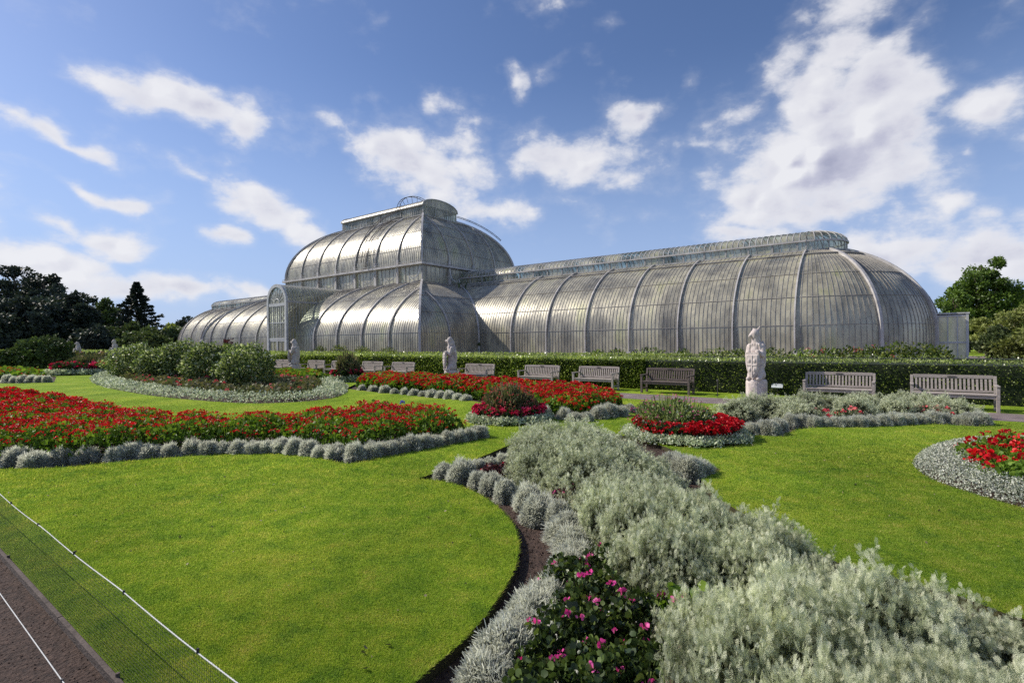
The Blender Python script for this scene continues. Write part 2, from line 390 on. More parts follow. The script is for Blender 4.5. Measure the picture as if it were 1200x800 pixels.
# slight warp so that no cloud keeps a smooth outline
wn = N(nt, 'ShaderNodeTexNoise', Scale=6.0, Detail=3.0); nt.links.new(tc.outputs['Generated'], wn.inputs['Vector'])
wv = N(nt, 'ShaderNodeVectorMath', operation='SUBTRACT'); nt.links.new(wn.outputs['Color'], wv.inputs[0]); wv.inputs[1].default_value = (.5, .5, .5)
ws = N(nt, 'ShaderNodeVectorMath', operation='SCALE'); nt.links.new(wv.outputs[0], ws.inputs[0]); ws.inputs['Scale'].default_value = .12
wa = N(nt, 'ShaderNodeVectorMath', operation='ADD'); nt.links.new(cmb.outputs[0], wa.inputs[0]); nt.links.new(ws.outputs[0], wa.inputs[1])
def azel(x, y):
    dx, dy = x-600, 401-y-(x-600)*KR*1.0
    return np.array([math.atan2(dx, F), math.atan2(dy, math.hypot(F, dx))])
# centre, long half-axis, short half-width, weight (angular positions read off the photograph)
CL = [(205, 112, 92, 22, 26, 1.0), (272, 148, 34, 18, 20, .85), (235, 205, 60, 26, 16, .8), (310, 242, 85, 42, 26, 1.05), (265, 276, 34, 4, 17, .9),
      (70, 168, 95, 24, 11, .75), (20, 150, 40, 20, 12, .7), (110, 218, 95, 18, 10, .75), (70, 262, 50, 18, 14, .7), (130, 285, 60, 14, 26, 1.0),
      (60, 318, 120, 16, 26, 1.05), (200, 345, 130, 14, 24, 1.05), (300, 345, 60, 6, 16, .9),
      (505, 195, 72, 24, 50, 1.15), (560, 243, 80, 20, 26, .8), (525, 118, 24, 26, 18, .75), (442, 115, 24, 20, 16, .5), (603, 100, 10, 20, 10, .6), (455, 170, 40, 20, 16, .6),
      (662, 186, 66, 6, 36, 1.15), (752, 142, 52, -26, 24, .95), (815, 100, 10, -28, 12, .65), (720, 210, 100, 6, 20, .55), (690, 240, 100, 10, 14, .45),
      (985, 40, 80, 0, 66, 1.1), (1045, 95, 86, 0, 80, 1.2), (955, 115, 92, 0, 80, 1.2), (1005, 175, 120, 0, 84, 1.3), (915, 195, 80, 0, 66, 1.1), (890, 240, 84, 0, 48, 1.0), (985, 240, 110, 0, 48, 1.1), (1080, 200, 66, 0, 56, 1.0), (1160, 120, 80, -14, 48, .95), (1010, -20, 70, 0, 50, 1.1),
      (870, 276, 60, 2, 20, 1.0), (1040, 292, 110, 4, 38, 1.2), (1150, 305, 90, 4, 36, 1.15), (1148, 186, 16, 0, 14, .6), (1260, 290, 90, 0, 50, 1.0), (1300, 160, 90, 0, 60, .9),
      (830, 185, 30, -6, 14, .55), (-120, 250, 120, 10, 70, .9), (-160, 120, 120, 10, 50, .8)]
# a few more outside the frame for the glass to mirror
acc = None
def blob(az_c, el_c, rx, ry, rot, wgt):
    global acc
    mp = nt.nodes.new('ShaderNodeMapping'); mp.vector_type = 'TEXTURE'
    mp.inputs['Location'].default_value = (az_c, el_c, 0); mp.inputs['Rotation'].default_value = (0, 0, rot); mp.inputs['Scale'].default_value = (rx, ry, 1)
    nt.links.new(wa.outputs[0], mp.inputs[0])
    g = nt.nodes.new('ShaderNodeTexGradient'); g.gradient_type = 'SPHERICAL'; nt.links.new(mp.outputs[0], g.inputs[0])
    v = mth('MULTIPLY', g.outputs['Fac'], wgt)
    acc = v if acc is None else mth('MAXIMUM', acc, v)
for x, y, ax, ay, mn, wg in CL:
    c, e = azel(x, y), azel(x+ax, y+ay); d = e-c
    f2 = azel(x-ay/math.hypot(ax, ay)*mn, y+ax/math.hypot(ax, ay)*mn)-c
    blob(c[0], c[1], math.hypot(*d)*1.45, math.hypot(*f2)*1.45, math.atan2(d[1], d[0]), wg)
for a_, e_, rx, ry in [(-1.3, .5, .3, .12), (2.6, .5, .6, .2), (-2.4, .35, .7, .15), (1.6, .3, .4, .2), (3.0, .9, .5, .3)]:
    blob(a_, e_, rx, ry, 0, 1.0)
def cnoise(off, s, det=9.0, rough=.58):
    mp = nt.nodes.new('ShaderNodeMapping'); mp.inputs['Location'].default_value = off; mp.inputs['Scale'].default_value = (1, 1, 1.7)
    nt.links.new(tc.outputs['Generated'], mp.inputs[0])
    n = N(nt, 'ShaderNodeTexNoise', Scale=s, Detail=det, Roughness=rough, Distortion=.15); nt.links.new(mp.outputs[0], n.inputs['Vector']); return n.outputs[0]
n1 = cnoise((0, 0, 0), 7.5)
sd = np.array([sun_dir.x*math.cos(R(SUN_EL)), sun_dir.y*math.cos(R(SUN_EL)), math.sin(R(SUN_EL))])*.030
n2 = cnoise(tuple(sd*np.array([1, 1, 1.7])), 7.5)
nbig = cnoise((4, 2, 1), 3.0, 4.0)
nf = cnoise((1, 5, 2), 26.0, 7.0, .62)
def puff(s, off):
    mp = nt.nodes.new('ShaderNodeMapping'); mp.inputs['Location'].default_value = off; mp.inputs['Scale'].default_value = (1, 1, 1.4)
    dn = N(nt, 'ShaderNodeTexNoise', Scale=s*.8, Detail=4.0); nt.links.new(tc.outputs['Generated'], dn.inputs['Vector'])
    ad = N(nt, 'ShaderNodeVectorMath', operation='MULTIPLY_ADD'); nt.links.new(dn.outputs['Color'], ad.inputs[0]); ad.inputs[1].default_value = (.9/s,)*3; nt.links.new(tc.outputs['Generated'], ad.inputs[2])
    nt.links.new(ad.outputs[0], mp.inputs[0])
    v = nt.nodes.new('ShaderNodeTexVoronoi'); v.feature = 'SMOOTH_F1'; v.inputs['Scale'].default_value = s; v.inputs['Smoothness'].default_value = .35; nt.links.new(mp.outputs[0], v.inputs['Vector'])
    return mth('SUBTRACT', .48, v.outputs['Distance'])
sdo = tuple(sd*.7)
pf = mth('ADD', mth('MULTIPLY', puff(9.0, (0, 0, 0)), .55), mth('MULTIPLY', puff(21.0, (3, 1, 0)), .30))
pf2 = mth('ADD', mth('MULTIPLY', puff(9.0, sdo), .55), mth('MULTIPLY', puff(21.0, (3+sdo[0], 1+sdo[1], sdo[2])), .30))
nsum = mth('ADD', mth('MULTIPLY', n1, .62), mth('MULTIPLY', nf, .38))
dens = mth('ADD', acc, mth('MULTIPLY', mth('SUBTRACT', nsum, .5), 1.9))
dens = mth('ADD', dens, mth('SUBTRACT', mth('MULTIPLY', pf, 1.1), .04))
mr = N(nt, 'ShaderNodeMapRange'); mr.interpolation_type = 'SMOOTHSTEP'; mr.inputs[1].default_value = .16; mr.inputs[2].default_value = .70
nt.links.new(dens, mr.inputs[0]); alpha = mr.outputs[0]
# thin veil
veil = N(nt, 'ShaderNodeMapRange'); veil.interpolation_type = 'SMOOTHSTEP'; veil.inputs[1].default_value = -.02; veil.inputs[2].default_value = .55; veil.inputs[4].default_value = .22
nt.links.new(dens, veil.inputs[0])
alpha = mth('MAXIMUM', mth('MULTIPLY', alpha, .93), veil.outputs[0])
thick = N(nt, 'ShaderNodeMapRange'); thick.interpolation_type = 'SMOOTHSTEP'; thick.inputs[1].default_value = .40; thick.inputs[2].default_value = 1.7
nt.links.new(dens, thick.inputs[0])
lit = mth('ADD', mth('MULTIPLY', mth('SUBTRACT', n1, n2), 2.2), mth('MULTIPLY', mth('SUBTRACT', pf, pf2), 5.0))
azl = N(nt, 'ShaderNodeMapRange'); azl.inputs[1].default_value = -.5; azl.inputs[2].default_value = .8; azl.inputs[3].default_value = -.12; azl.inputs[4].default_value = -.62
nt.links.new(az, azl.inputs[0])
inner = mth('ADD', mth('ADD', azl.outputs[0], mth('MULTIPLY', lit, 1.0)), mth('MULTIPLY', mth('SUBTRACT', nbig, .5), .35))
sh = mth('ADD', .93, mth('MULTIPLY', thick.outputs[0], inner), clamp=True)
cr = nt.nodes.new('ShaderNodeValToRGB'); nt.links.new(sh, cr.inputs[0])
for i, (p_, c_) in enumerate([(0, (.40, .41, .54)), (.5, (.56, .565, .68)), (1, (.87, .87, .90))]):
    if i >= len(cr.color_ramp.elements): cr.color_ramp.elements.new(.5)
    cr.color_ramp.elements[i].position = p_; cr.color_ramp.elements[i].color = (*c_, 1)
bgs = N(nt, 'ShaderNodeBackground'); bgs.inputs[1].default_value = .105
tint = nt.nodes.new('ShaderNodeMix'); tint.data_type = 'RGBA'; tint.blend_type = 'MULTIPLY'; tint.inputs[0].default_value = 1
nt.links.new(sky.outputs[0], tint.inputs[6]); tint.inputs[7].default_value = (.86, .93, 1.14, 1)
hz = N(nt, 'ShaderNodeMapRange'); hz.interpolation_type = 'SMOOTHSTEP'; hz.inputs[1].default_value = -.02; hz.inputs[2].default_value = .50; hz.inputs[3].default_value = .8; hz.inputs[4].default_value = 0
nt.links.new(el, hz.inputs[0])
nt.links.new(mixc(nt, hz.outputs[0], tint.outputs[2], (4.0, 5.3, 8.2)), bgs.inputs[0])
bgc = N(nt, 'ShaderNodeBackground'); bgc.inputs[1].default_value = 1.0; nt.links.new(cr.outputs[0], bgc.inputs[0])
mxs = N(nt, 'ShaderNodeMixShader'); nt.links.new(alpha, mxs.inputs[0]); nt.links.new(bgs.outputs[0], mxs.inputs[1]); nt.links.new(bgc.outputs[0], mxs.inputs[2])
wo = N(nt, 'ShaderNodeOutputWorld'); nt.links.new(mxs.outputs[0], wo.inputs[0])

sl = bpy.data.lights.new('sun', 'SUN'); sl.energy = 4.8; sl.angle = R(.5); sl.color = (1.0, .93, .82)
so = bpy.data.objects.new('sun', sl); col.objects.link(so)
sv = Vector((sun_dir.x*math.cos(R(SUN_EL)), sun_dir.y*math.cos(R(SUN_EL)), math.sin(R(SUN_EL))))
so.rotation_euler = sv.to_track_quat('Z', 'Y').to_euler(); so.location = (-30, 10, 40)

cam = bpy.data.cameras.new('camera'); co = bpy.data.objects.new('camera', cam); col.objects.link(co)
cam.sensor_width = 36; cam.lens = F/1200*36; cam.clip_start = .05; cam.clip_end = 3000; cam.shift_y = 1.0/1200
co.location = (0, 0, H); co.rotation_euler = (Matrix.Rotation(R(90), 3, 'X') @ Matrix.Rotation(-math.atan(KR), 3, 'Z')).to_euler()
scene.camera = co
scene.view_settings.view_transform = 'Standard'; scene.view_settings.look = 'None'; scene.view_settings.exposure = 0
scene.cycles.use_adaptive_sampling = True; scene.cycles.adaptive_threshold = .02; scene.cycles.max_bounces = 5; scene.cycles.transparent_max_bounces = 10; scene.cycles.diffuse_bounces = 3; scene.cycles.glossy_bounces = 3
scene.cycles.sample_clamp_indirect = 6; scene.cycles.use_denoising = False

# ------------------------------------------------------------------ ground, beds, lawn
bedA = PL([(-120, 566), (0, 550), (70, 548), (150, 540), (260, 532), (330, 531), (375, 537), (408, 543), (450, 535), (500, 526), (545, 518), (574, 511),
           (556, 505), (540, 502), (500, 495), (450, 492), (400, 498), (320, 507), (250, 506), (190, 500), (140, 490), (80, 477), (0, 470), (-200, 470)])
bedB = PL([(487, 561), (515, 563), (545, 571), (575, 587), (600, 612), (608, 640), (601, 670), (578, 708), (545, 747), (500, 787), (455, 830), (420, 900), (560, 1010), (900, 1010), (1400, 1010), (1380, 760),
           (1270, 740), (1190, 722), (1130, 700), (1060, 680), (1000, 664), (950, 646), (890, 612), (838, 582), (822, 562), (846, 550), (800, 532), (760, 515), (700, 505), (640, 506), (600, 520), (540, 545)])
bedC = PL([(106, 445), (118, 452), (150, 459), (200, 466), (280, 472), (345, 471), (390, 466), (407, 458), (400, 449), (360, 444), (300, 440), (230, 436), (150, 437), (115, 440)])
bedD = PL([(405, 455), (445, 460), (495, 463), (545, 468), (600, 478), (650, 488), (690, 492), (715, 489), (752, 481), (735, 474), (700, 467), (660, 462), (600, 457), (545, 452), (490, 449), (425, 446.5)])
bedG = PL([(853, 503), (880, 508), (918, 511), (936, 503), (965, 500), (1020, 500), (1060, 498), (1100, 497), (1150, 500), (1165, 496), (1130, 485), (1050, 479), (950, 476), (880, 478), (845, 488)])
bedI = PL([(-120, 452), (-40, 449), (30, 449), (64, 447), (66, 441), (30, 437.5), (-80, 437)])
bedJ = PL([(300, 448), (360, 450), (385, 450), (390, 445), (370, 441), (310, 440)])
def round_px(xl, xr, yf, yb, n=36):
    c = (P((xl+xr)/2, yf)+P((xl+xr)/2, yb))/2
    ym = Y0 + F*H/c[1]
    r = .5*(np.linalg.norm(P(xr, ym)-P(xl, ym)))
    t = np.linspace(0, 2*math.pi, n, endpoint=False)
    return c, r, c+r*np.stack([np.cos(t), np.sin(t)], 1)
cE, rE, bedE = round_px(549, 644, 503, 482)
cF, rF, bedF = round_px(733, 874, 529, 497)
cK, rK, bedK = round_px(390, 424, 449.5, 444)
cL, rL, bedL = round_px(78, 128, 441, 435)
bedH = PL([(1070, 540), (1078, 553), (1100, 565), (1150, 581), (1200, 595), (1300, 616), (1420, 600), (1330, 540), (1200, 521), (1130, 521), (1090, 527)])
sA, sC, sH = (smoothpoly(p, 3) for p in (bedA, bedC, bedH))
def softB():
    p = bedB; return np.concatenate([p[:1], smoothpoly(p[0:12], 4, closed=False)[1:], p[12:16], smoothpoly(p[16:24], 3, closed=False), p[24:]])
sB = softB(); sD, sG = bedD, bedG
beds = [sA, sB, sC, sD, sG, bedI, bedJ, bedE, bedF, bedK, bedL, sH]

def edge_strip(pa, pb): return pa, pb
# sheets
def sheet(name, poly, z, mat, **k):
    me = bpy.data.meshes.new(name); me.from_pydata([(float(x), float(y), z) for x, y in poly], [], [tuple(range(len(poly)))]); me.update()
    o = link(name, me, mat); tag(o, kind='structure', **k); return o
sheet('ground', [(-900, -900), (900, -900), (900, 900), (-900, 900)], -.075, M['soil'])
f0, f1 = P(0, 641), P(147, 800)
fd = (f1-f0)/np.linalg.norm(f1-f0); fn = np.array([-fd[1], fd[0]]); fn = fn if fn@(-f0) > 0 else -fn   # towards the camera side
pa, pb = f0-fd*160, f1+fd*60
from mathutils.geometry import delaunay_2d_cdt
def make_lawn():
    outer = np.array([(-850, 850), (850, 850), (850, -400), pb, pa], float)
    polys = [outer]+beds; vs, es, k = [], [], 0
    for p in polys:
        n = len(p); vs += [Vector((float(x), float(y))) for x, y in p]; es += [(k+i, k+(i+1) % n) for i in range(n)]; k += n
    v, e, f, *_ = delaunay_2d_cdt(vs, es, [], 0, 1e-5)
    V = np.array([tuple(q) for q in v]); T = [t for t in f if len(t) == 3]; cen = np.array([V[list(t)].mean(0) for t in T])
    ok = inpoly(cen, outer)
    for b_ in beds: ok &= ~inpoly(cen, b_)
    T = [t for t, o_ in zip(T, ok) if o_]
    T = [t if (V[t[1]]-V[t[0]])[0]*(V[t[2]]-V[t[0]])[1]-(V[t[1]]-V[t[0]])[1]*(V[t[2]]-V[t[0]])[0] > 0 else (t[0], t[2], t[1]) for t in T]
    cnt = {}
    for t in T:
        for a_, b_ in ((0, 1), (1, 2), (2, 0)): cnt[(t[a_], t[b_])] = 1
    nv = len(V); verts = [(x, y, 0) for x, y in V]+[(x, y, -.1) for x, y in V]; faces = [tuple(t) for t in T]
    for (a_, b_) in cnt:
        if (b_, a_) not in cnt: faces.append((b_, a_, a_+nv, b_+nv))
    me = bpy.data.meshes.new('lawn'); me.from_pydata(verts, [], faces); me.update()
    lo = link('lawn', me, M['lawn']); me.materials.append(M['turfedge']); tag(lo, kind='structure')
    for p_ in me.polygons:
        if len(p_.vertices) == 4: p_.material_index = 1
make_lawn()
# lower gravel path beside the fence
gp = sheet('gravel_path', [pa, pb, pb+fn*9, pa+fn*9], -.045, M['gravel'])
sheet('path_verge', [pa+fn*.03, pb+fn*.03, pb+fn*.42, pa+fn*.42], -.041, M['soil'])
# path in front of the benches
bl = lambda s, b: tuple(SB(s, b))
sheet('path', [bl(-60, 16.0), bl(-60, 17.35), bl(3, 17.35), bl(150, 17.6), bl(150, 15.6), bl(20, 15.7)][:6], .004, M['path'])
sheet('soil_border', [bl(-60, 21.6), bl(150, 21.6), bl(150, 28.9), bl(-60, 28.9)], .004, M['soil'])
sheet('terrace', [bl(-70, 28.95), bl(120, 28.95), bl(120, 70), bl(-70, 70)], .004, M['path'])

# grass blades, thinning out with distance
def grass():
    n = 620000
    v = 60+rng.random(n*2)**1.0*(440-60); x = rng.random(n*2)*1320-60
    Z = F*H/v; X = (x-600)/F*Z
    p = np.stack([X, Z], 1)
    ok = np.ones(len(p), bool)
    for b_ in beds:
        ok &= ~inpoly(p, b_)
    ok &= ((p-f0)@fn) < -.01
    bb = p@B; ok &= bb < 15.5
    p = p[ok][:n]; Z = p[:, 1]; n = len(p)
    h = .011+.010*rng.random(n); wd = .0016*np.clip(Z/3, .8, 3.2)
    hh = h*np.clip(Z/5, .8, 1.6)
    a = rng.random(n)*2*math.pi; ln = rng.normal(size=(n, 2))*.55
    base = np.stack([p[:, 0], p[:, 1], np.full(n, -.002)], 1)
    sd_ = np.stack([np.cos(a), np.sin(a), np.zeros(n)], 1)*wd[:, None]
    tip = base+np.stack([ln[:, 0]*hh, ln[:, 1]*hh, hh], 1)
    V = np.stack([base-sd_, base+sd_, tip], 1).reshape(-1, 3)
    me = npmesh('grass', V, np.arange(n*3).reshape(-1, 3), rng.random(n))
    tag(link('grass', me, M['grass']), 'short mown grass blades covering the lawns', 'grass', kind='stuff')
grass()

def fringe():
    parts = []
    for poly in (sB, sA, sH, bedG, bedF, bedE):
        m = len(poly); 
        for i in range(m):
            a_, b_ = poly[i], poly[(i+1) % m]; L = np.linalg.norm(b_-a_); mid = (a_+b_)/2
            if mid[1] < 1.2 or mid[1] > 13 or L < 1e-4: continue
            k = int(L*np.clip(900/mid[1], 60, 340)); t = rng.random(k)[:, None]; p = a_+(b_-a_)*t; tn = (b_-a_)/L; nr = np.array([-tn[1], tn[0]])
            if inpoly((mid+nr*.02)[None], poly)[0]: nr = -nr
            p = p+nr*(rng.random(k)*.03-.004)[:, None]
            pos = np.stack([p[:, 0], p[:, 1], np.full(k, -.004)], 1); d = np.concatenate([-nr*(.2+.9*rng.random(k))[:, None], np.full((k, 1), .7)], 1)+unit(k)*.45
            parts.append(cloud(SPIKE, pos, d, (.018+.022*rng.random(k))*max(1, mid[1]/6)))
    V, Fa, rv = join(parts); tag(link('edge_grass', npmesh('edge_grass', V, Fa, rv), M['grass']), 'ragged longer grass overhanging the cut lawn edges', 'grass', kind='stuff')
fringe()
def litter():
    p = fill(np.array([P(0, 570), P(600, 540), P(600, 660), P(430, 799), P(250, 799), P(20, 600)]), 130); ok = ~inpoly(p, sB) & ~inpoly(p, sA); p = p[ok & (((p-f0)@fn) < -.1)]
    p = np.concatenate([p, fill(np.array([P(880, 520), P(1060, 510), P(1060, 560), P(1190, 610), P(1190, 690), P(900, 590)]), 70)])
    n = len(p); V, Fa, rv = cloud(ROUND, np.stack([p[:, 0], p[:, 1], np.full(n, .016)], 1), unit(n)*np.array([1, 1, .25]), .010+.022*rng.random(n)**3)
    tag(link('fallen_leaves', npmesh('fallen_leaves', V, Fa, rv), solid('dry_leaf', (.16, .12, .05), (.34, .30, .16), 3, .8, 0)), 'tiny dry leaves and daisies scattered over the lawns', 'leaves', kind='stuff')
litter()

# lumps of soil lying in the open strips of the beds
ICO = None
def clods():
    parts = []
    oct_v = np.array([[1, 0, 0], [-1, 0, 0], [0, 1, 0], [0, -1, 0], [0, 0, .7], [0, 0, -.7]]); oct_f = np.array([[0, 2, 4], [2, 1, 4], [1, 3, 4], [3, 0, 4], [2, 0, 5], [1, 2, 5], [3, 1, 5], [0, 3, 5]])
    for poly, n in ((sB, 16000), (sA, 9000), (bedG, 3000), (bedF, 1200)):
        p = fill(poly, n); d = polydist(p, poly); p = p[d < .6]
        pos = np.stack([p[:, 0], p[:, 1], np.full(len(p), -.072)], 1)
        V, Fa = stamp(oct_v, oct_f, pos, frames(unit(len(p))), .004+.012*rng.random(len(p))**3)
        parts.append((V, Fa, np.zeros(len(Fa))))
    p = f0+fd*(rng.random(9000)*9-2)[:, None]+fn*(rng.random(9000)*.45)[:, None]
    pos = np.stack([p[:, 0], p[:, 1], np.full(len(p), -.044)], 1)
    V, Fa = stamp(oct_v, oct_f, pos, frames(unit(len(p))), .003+.009*rng.random(len(p))**3)
    parts.append((V, Fa, np.zeros(len(Fa))))
    V, Fa, rv = join(parts)
    tag(link('soil_crumbs', npmesh('soil_crumbs', V, Fa), M['soil']), 'loose brown crumbs of soil in the flower beds', 'soil', kind='stuff')
clods()

# ------------------------------------------------------------------ palm house
# local frame: x = -s (towards the right wing), y = away from the parterre; origin at the near corner of the centre
house = empty('palm_house', (C0[0], C0[1], 0), ROT, label='long curved Victorian iron and glass palm house behind the clipped hedge', cat='glasshouse')
LC, DC = 40.3, 30.48; WL = 26.67; WR = 7.62; BAY = LC/10.58; STEP = 3.81/13
def arc_prof(d1, z0, z1, the, n, straight=4, zb=.55):
    out = [(0, zb+(z0-zb)*i/straight) for i in range(straight)]
    a_ = d1/(1-math.cos(the)); b_ = (z1-z0)/math.sin(the)
    return out+[(a_*(1-math.cos(the*i/n)), z0+b_*math.sin(the*i/n)) for i in range(n+1)]
PW = arc_prof(WR-2.35, 2.3, 8.25, R(66), 16)
PC = arc_prof(7.3, 2.3, 8.25, R(66), 16)
PU = arc_prof(5.15, 10.3, 16.85, R(66), 16, 1, 10.25)
def pnorm(prof):
    out = []
    for i in range(len(prof)):
        a_, b_ = prof[max(i-1, 0)], prof[min(i+1, len(prof)-1)]
        dd, dz = b_[0]-a_[0], b_[1]-a_[1]; L = math.hypot(dd, dz); out.append((dz/L, dd/L))   # outward amount, up amount
    return out
def vault(skin, bars, parent, O, e, nin, prof, lo, hi, length, ribs, ribname='rib', rails=(), barw=.026, barh=.026, ribw=.085, ribh=.14):
    "curved glazed side: O origin of the wall line, e along, nin inwards; lo/hi give the ends at profile row j"
    O, e, nin = (np.array(v, float) for v in (O, e, nin)); pn = pnorm(prof)
    nb = int(round(length/STEP)); xs = [i*length/nb for i in range(nb+1)]
    xs0, xs1 = min(lo(j) for j in range(len(prof))), max(hi(j) for j in range(len(prof)))
    k = -1
    while k*STEP > xs0-STEP: xs.insert(0, k*STEP); k -= 1
    while xs[-1] < xs1: xs.append(xs[-1]+STEP)
    def pt(x, j): return O+e*x+nin*prof[j][0]+np.array([0, 0, prof[j][1]])
    V = [pt(min(max(x, lo(j)), hi(j)), j) for j in range(len(prof)) for x in xs]; n = len(xs); Fs = []
    for j in range(len(prof)-1):
        for i in range(n-1):
            x0, x1 = xs[i], xs[i+1]
            if (x1 <= lo(j) and x1 <= lo(j+1)) or (x0 >= hi(j) and x0 >= hi(j+1)): continue
            Fs.append((j*n+i, j*n+i+1, (j+1)*n+i+1, (j+1)*n+i))
    skin.add(V, Fs)
    def run(x):
        js = [j for j in range(len(prof)) if lo(j)-1e-6 <= x <= hi(j)+1e-6]
        return js
    for x in xs:
        js = run(x)
        if len(js) > 1:
            bars.ribbon([pt(x, j) for j in js], [-nin*pn[j][0]+np.array([0, 0, pn[j][1]]) for j in js], e, barw, barh)
    for z in rails:
        j = min(range(len(prof)), key=lambda q: abs(prof[q][1]-z)); nrm = -nin*pn[j][0]+np.array([0, 0, pn[j][1]])
        tang = nin*pn[j][1]+np.array([0, 0, pn[j][0]])
        a_, b_ = pt(lo(j), j), pt(hi(j), j)
        wd = .032 if z < 7.3 or z > 8.3 and z < 15.8 else .11
        bars.ribbon([a_, b_], [nrm, nrm], tang, wd, wd*.9+.01)
    for x in ribs:
        js = run(x)
        if len(js) > 2:
            m = MB(); m.ribbon([pt(x, j) for j in js], [-nin*pn[j][0]+np.array([0, 0, pn[j][1]]) for j in js], e, ribw, ribh)
            p0 = pt(x, js[0])
            if js[0] == 0: m.box(p0[0]-.16, p0[0]+.16, p0[1]-.16, p0[1]+.16, -.05, prof[0][1]+.5)
            m.build(ribname, M['ribpaint'], parent)

# --- central block, lower vault
low = MB(); lbar = MB(); lowE = empty('lower_vault', parent_ := (0, 0, 0)) if False else None
lo_part = MB()
skin = MB(); bars = MB()
glass_low = MB()
holder = None
def new_section(name):
    return MB(), MB(), name
sk, br, _ = new_section('lower_vault')
lowobj = bpy.data.objects.new('lower_vault', bpy.data.meshes.new('lower_vault')); col.objects.link(lowobj); lowobj.parent = house
def setmesh(o, mb, mat, smooth=True):
    o.data.from_pydata(mb.v, [], mb.f); o.data.update(); o.data.polygons.foreach_set('use_smooth', [smooth]*len(o.data.polygons)); o.data.materials.append(mat)
def newobj(name, parent):
    o = bpy.data.objects.new(name, bpy.data.meshes.new(name)); col.objects.link(o); o.parent = parent; return o
ribs_c = [3.81*k for k in range(1, 11)]
RL = (3.0, 4.6, 6.2, 7.75)
dC = [p[0] for p in PC]; dW = [p[0] for p in PW]; dU = [p[0] for p in PU]
PX0, PX1 = -22.35, -18.65                      # porch span on the front
nC = len(PC)
def zline_half(z): return 1.85 if z < 6.3 else math.sqrt(max(0, 1.85**2-(z-6.3)**2))
# front (two pieces either side of the porch so that no glass runs inside it)
vault(sk, br, lowobj, (0, 0, 0), (-1, 0, 0), (0, 1, 0), PC, lambda j: dC[j], lambda j: max(dC[j], 20.5-zline_half(PC[j][1])), LC, [x for x in ribs_c if x < 18.9], rails=RL)
vault(sk, br, lowobj, (0, 0, 0), (-1, 0, 0), (0, 1, 0), PC, lambda j: 20.5+zline_half(PC[j][1]), lambda j: LC-dC[j], LC, [x for x in ribs_c if x > 22.2], rails=RL)
vault(sk, br, lowobj, (0, DC, 0), (-1, 0, 0), (0, -1, 0), PC, lambda j: dC[j], lambda j: LC-dC[j], LC, ribs_c, rails=RL)
for X0_, sx in ((0, -1), (-LC, 1)):
    for y0_, ey in ((0, 1), (DC, -1)):
        vault(sk, br, lowobj, (X0_, y0_, 0), (0, ey, 0), (sx, 0, 0), PC, lambda j: dC[j], lambda j: 7.62+dW[j], 7.62, [3.6], rails=RL)
# hips
for hx, hy, sx, sy in ((0, 0, -1, 1), (-LC, 0, 1, 1), (0, DC, -1, -1), (-LC, DC, 1, -1)):
    m = MB(); pn = pnorm(PC); dn = np.array([sx, sy, 0])/math.sqrt(2); sd_ = np.array([-sy, sx, 0])/math.sqrt(2)
    m.ribbon([np.array([hx+sx*d, hy+sy*d, z]) for d, z in PC], [-dn*a_+np.array([0, 0, b_]) for a_, b_ in pn], sd_, .2, .2)
    m.box(hx-.18, hx+.18, hy-.18, hy+.18, -.05, 1.0); m.build('hip_rib', M['ribpaint'], lowobj)
    m = MB(); pn = pnorm(PU)
    hx2, hy2 = hx+sx*7.3, hy+sy*7.3
    m.ribbon([np.array([hx2+sx*d, hy2+sy*d, z]) for d, z in PU], [-dn*a_+np.array([0, 0, b_]) for a_, b_ in pn], sd_, .2, .2); m.build('hip_rib', M['ribpaint'], house)
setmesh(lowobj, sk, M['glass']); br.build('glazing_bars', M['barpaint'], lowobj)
# valleys between centre and wings
for X0_, sx in ((0, -1), (-LC, 1)):
    for y0_, sy in ((7.62, 1), (DC-7.62, -1)):
        m = MB(); pts = [np.array([X0_+sx*dC[j], y0_+sy*dW[j], PC[j][1]]) for j in range(nC)]; m.tube(pts, .11, 6); m.build('valley_gutter', M['ribpaint'], lowobj)
# --- clerestory
ins = 7.35
def rect_wall(x0, x1, y0, y1, z0, z1, post, name, glassm, framem, parent, pw=.07, sill=.12, bigpost=None):
    g = MB(); f = MB()
    for (ax, ay, bx_, by_) in ((x0, y0, x1, y0), (x1, y0, x1, y1), (x1, y1, x0, y1), (x0, y1, x0, y0)):
        g.add([(ax, ay, z0), (bx_, by_, z0), (bx_, by_, z1), (ax, ay, z1)], [(0, 1, 2, 3)])
        L = math.hypot(bx_-ax, by_-ay); n = max(1, int(round(L/post)))
        for i in range(n):
            t = i/n; px, py = ax+(bx_-ax)*t, ay+(by_-ay)*t; q = pw*(2.1 if bigpost and i % bigpost == 0 else 1)
            f.box(px-q/2, px+q/2, py-q/2, py+q/2, z0+.002, z1-.002)
        f.bar((ax, ay, z0+sill/2), (bx_, by_, z0+sill/2), sill, sill*.9); f.bar((ax, ay, z1-.05), (bx_, by_, z1-.05), .1, .09)
    o = g.build(name, glassm, parent); f.build('mullions', framem, o); return o
rect_wall(-LC+ins, -ins, ins, DC-ins, 8.15, 10.0, .636, 'clerestory', M['glass'], M['ironpaint'], house, .06, .1, 6)
g = MB()
for (x0, x1, y0, y1) in ((-LC+ins-.42, -ins+.42, ins-.42, ins+.1), (-LC+ins-.42, -ins+.42, DC-ins-.1, DC-ins+.42), (-ins-.1, -ins+.42, ins+.1, DC-ins-.1), (-LC+ins-.42, -LC+ins+.1, ins+.1, DC-ins-.1)):
    g.box(x0, x1, y0, y1, 9.98, 10.2)
g.build('gutter', M['ribpaint'], house)
g = MB()   # rail line above the gutter
x0, x1, y0, y1 = -LC+ins-.36, -ins+.36, ins-.36, DC-ins+.36
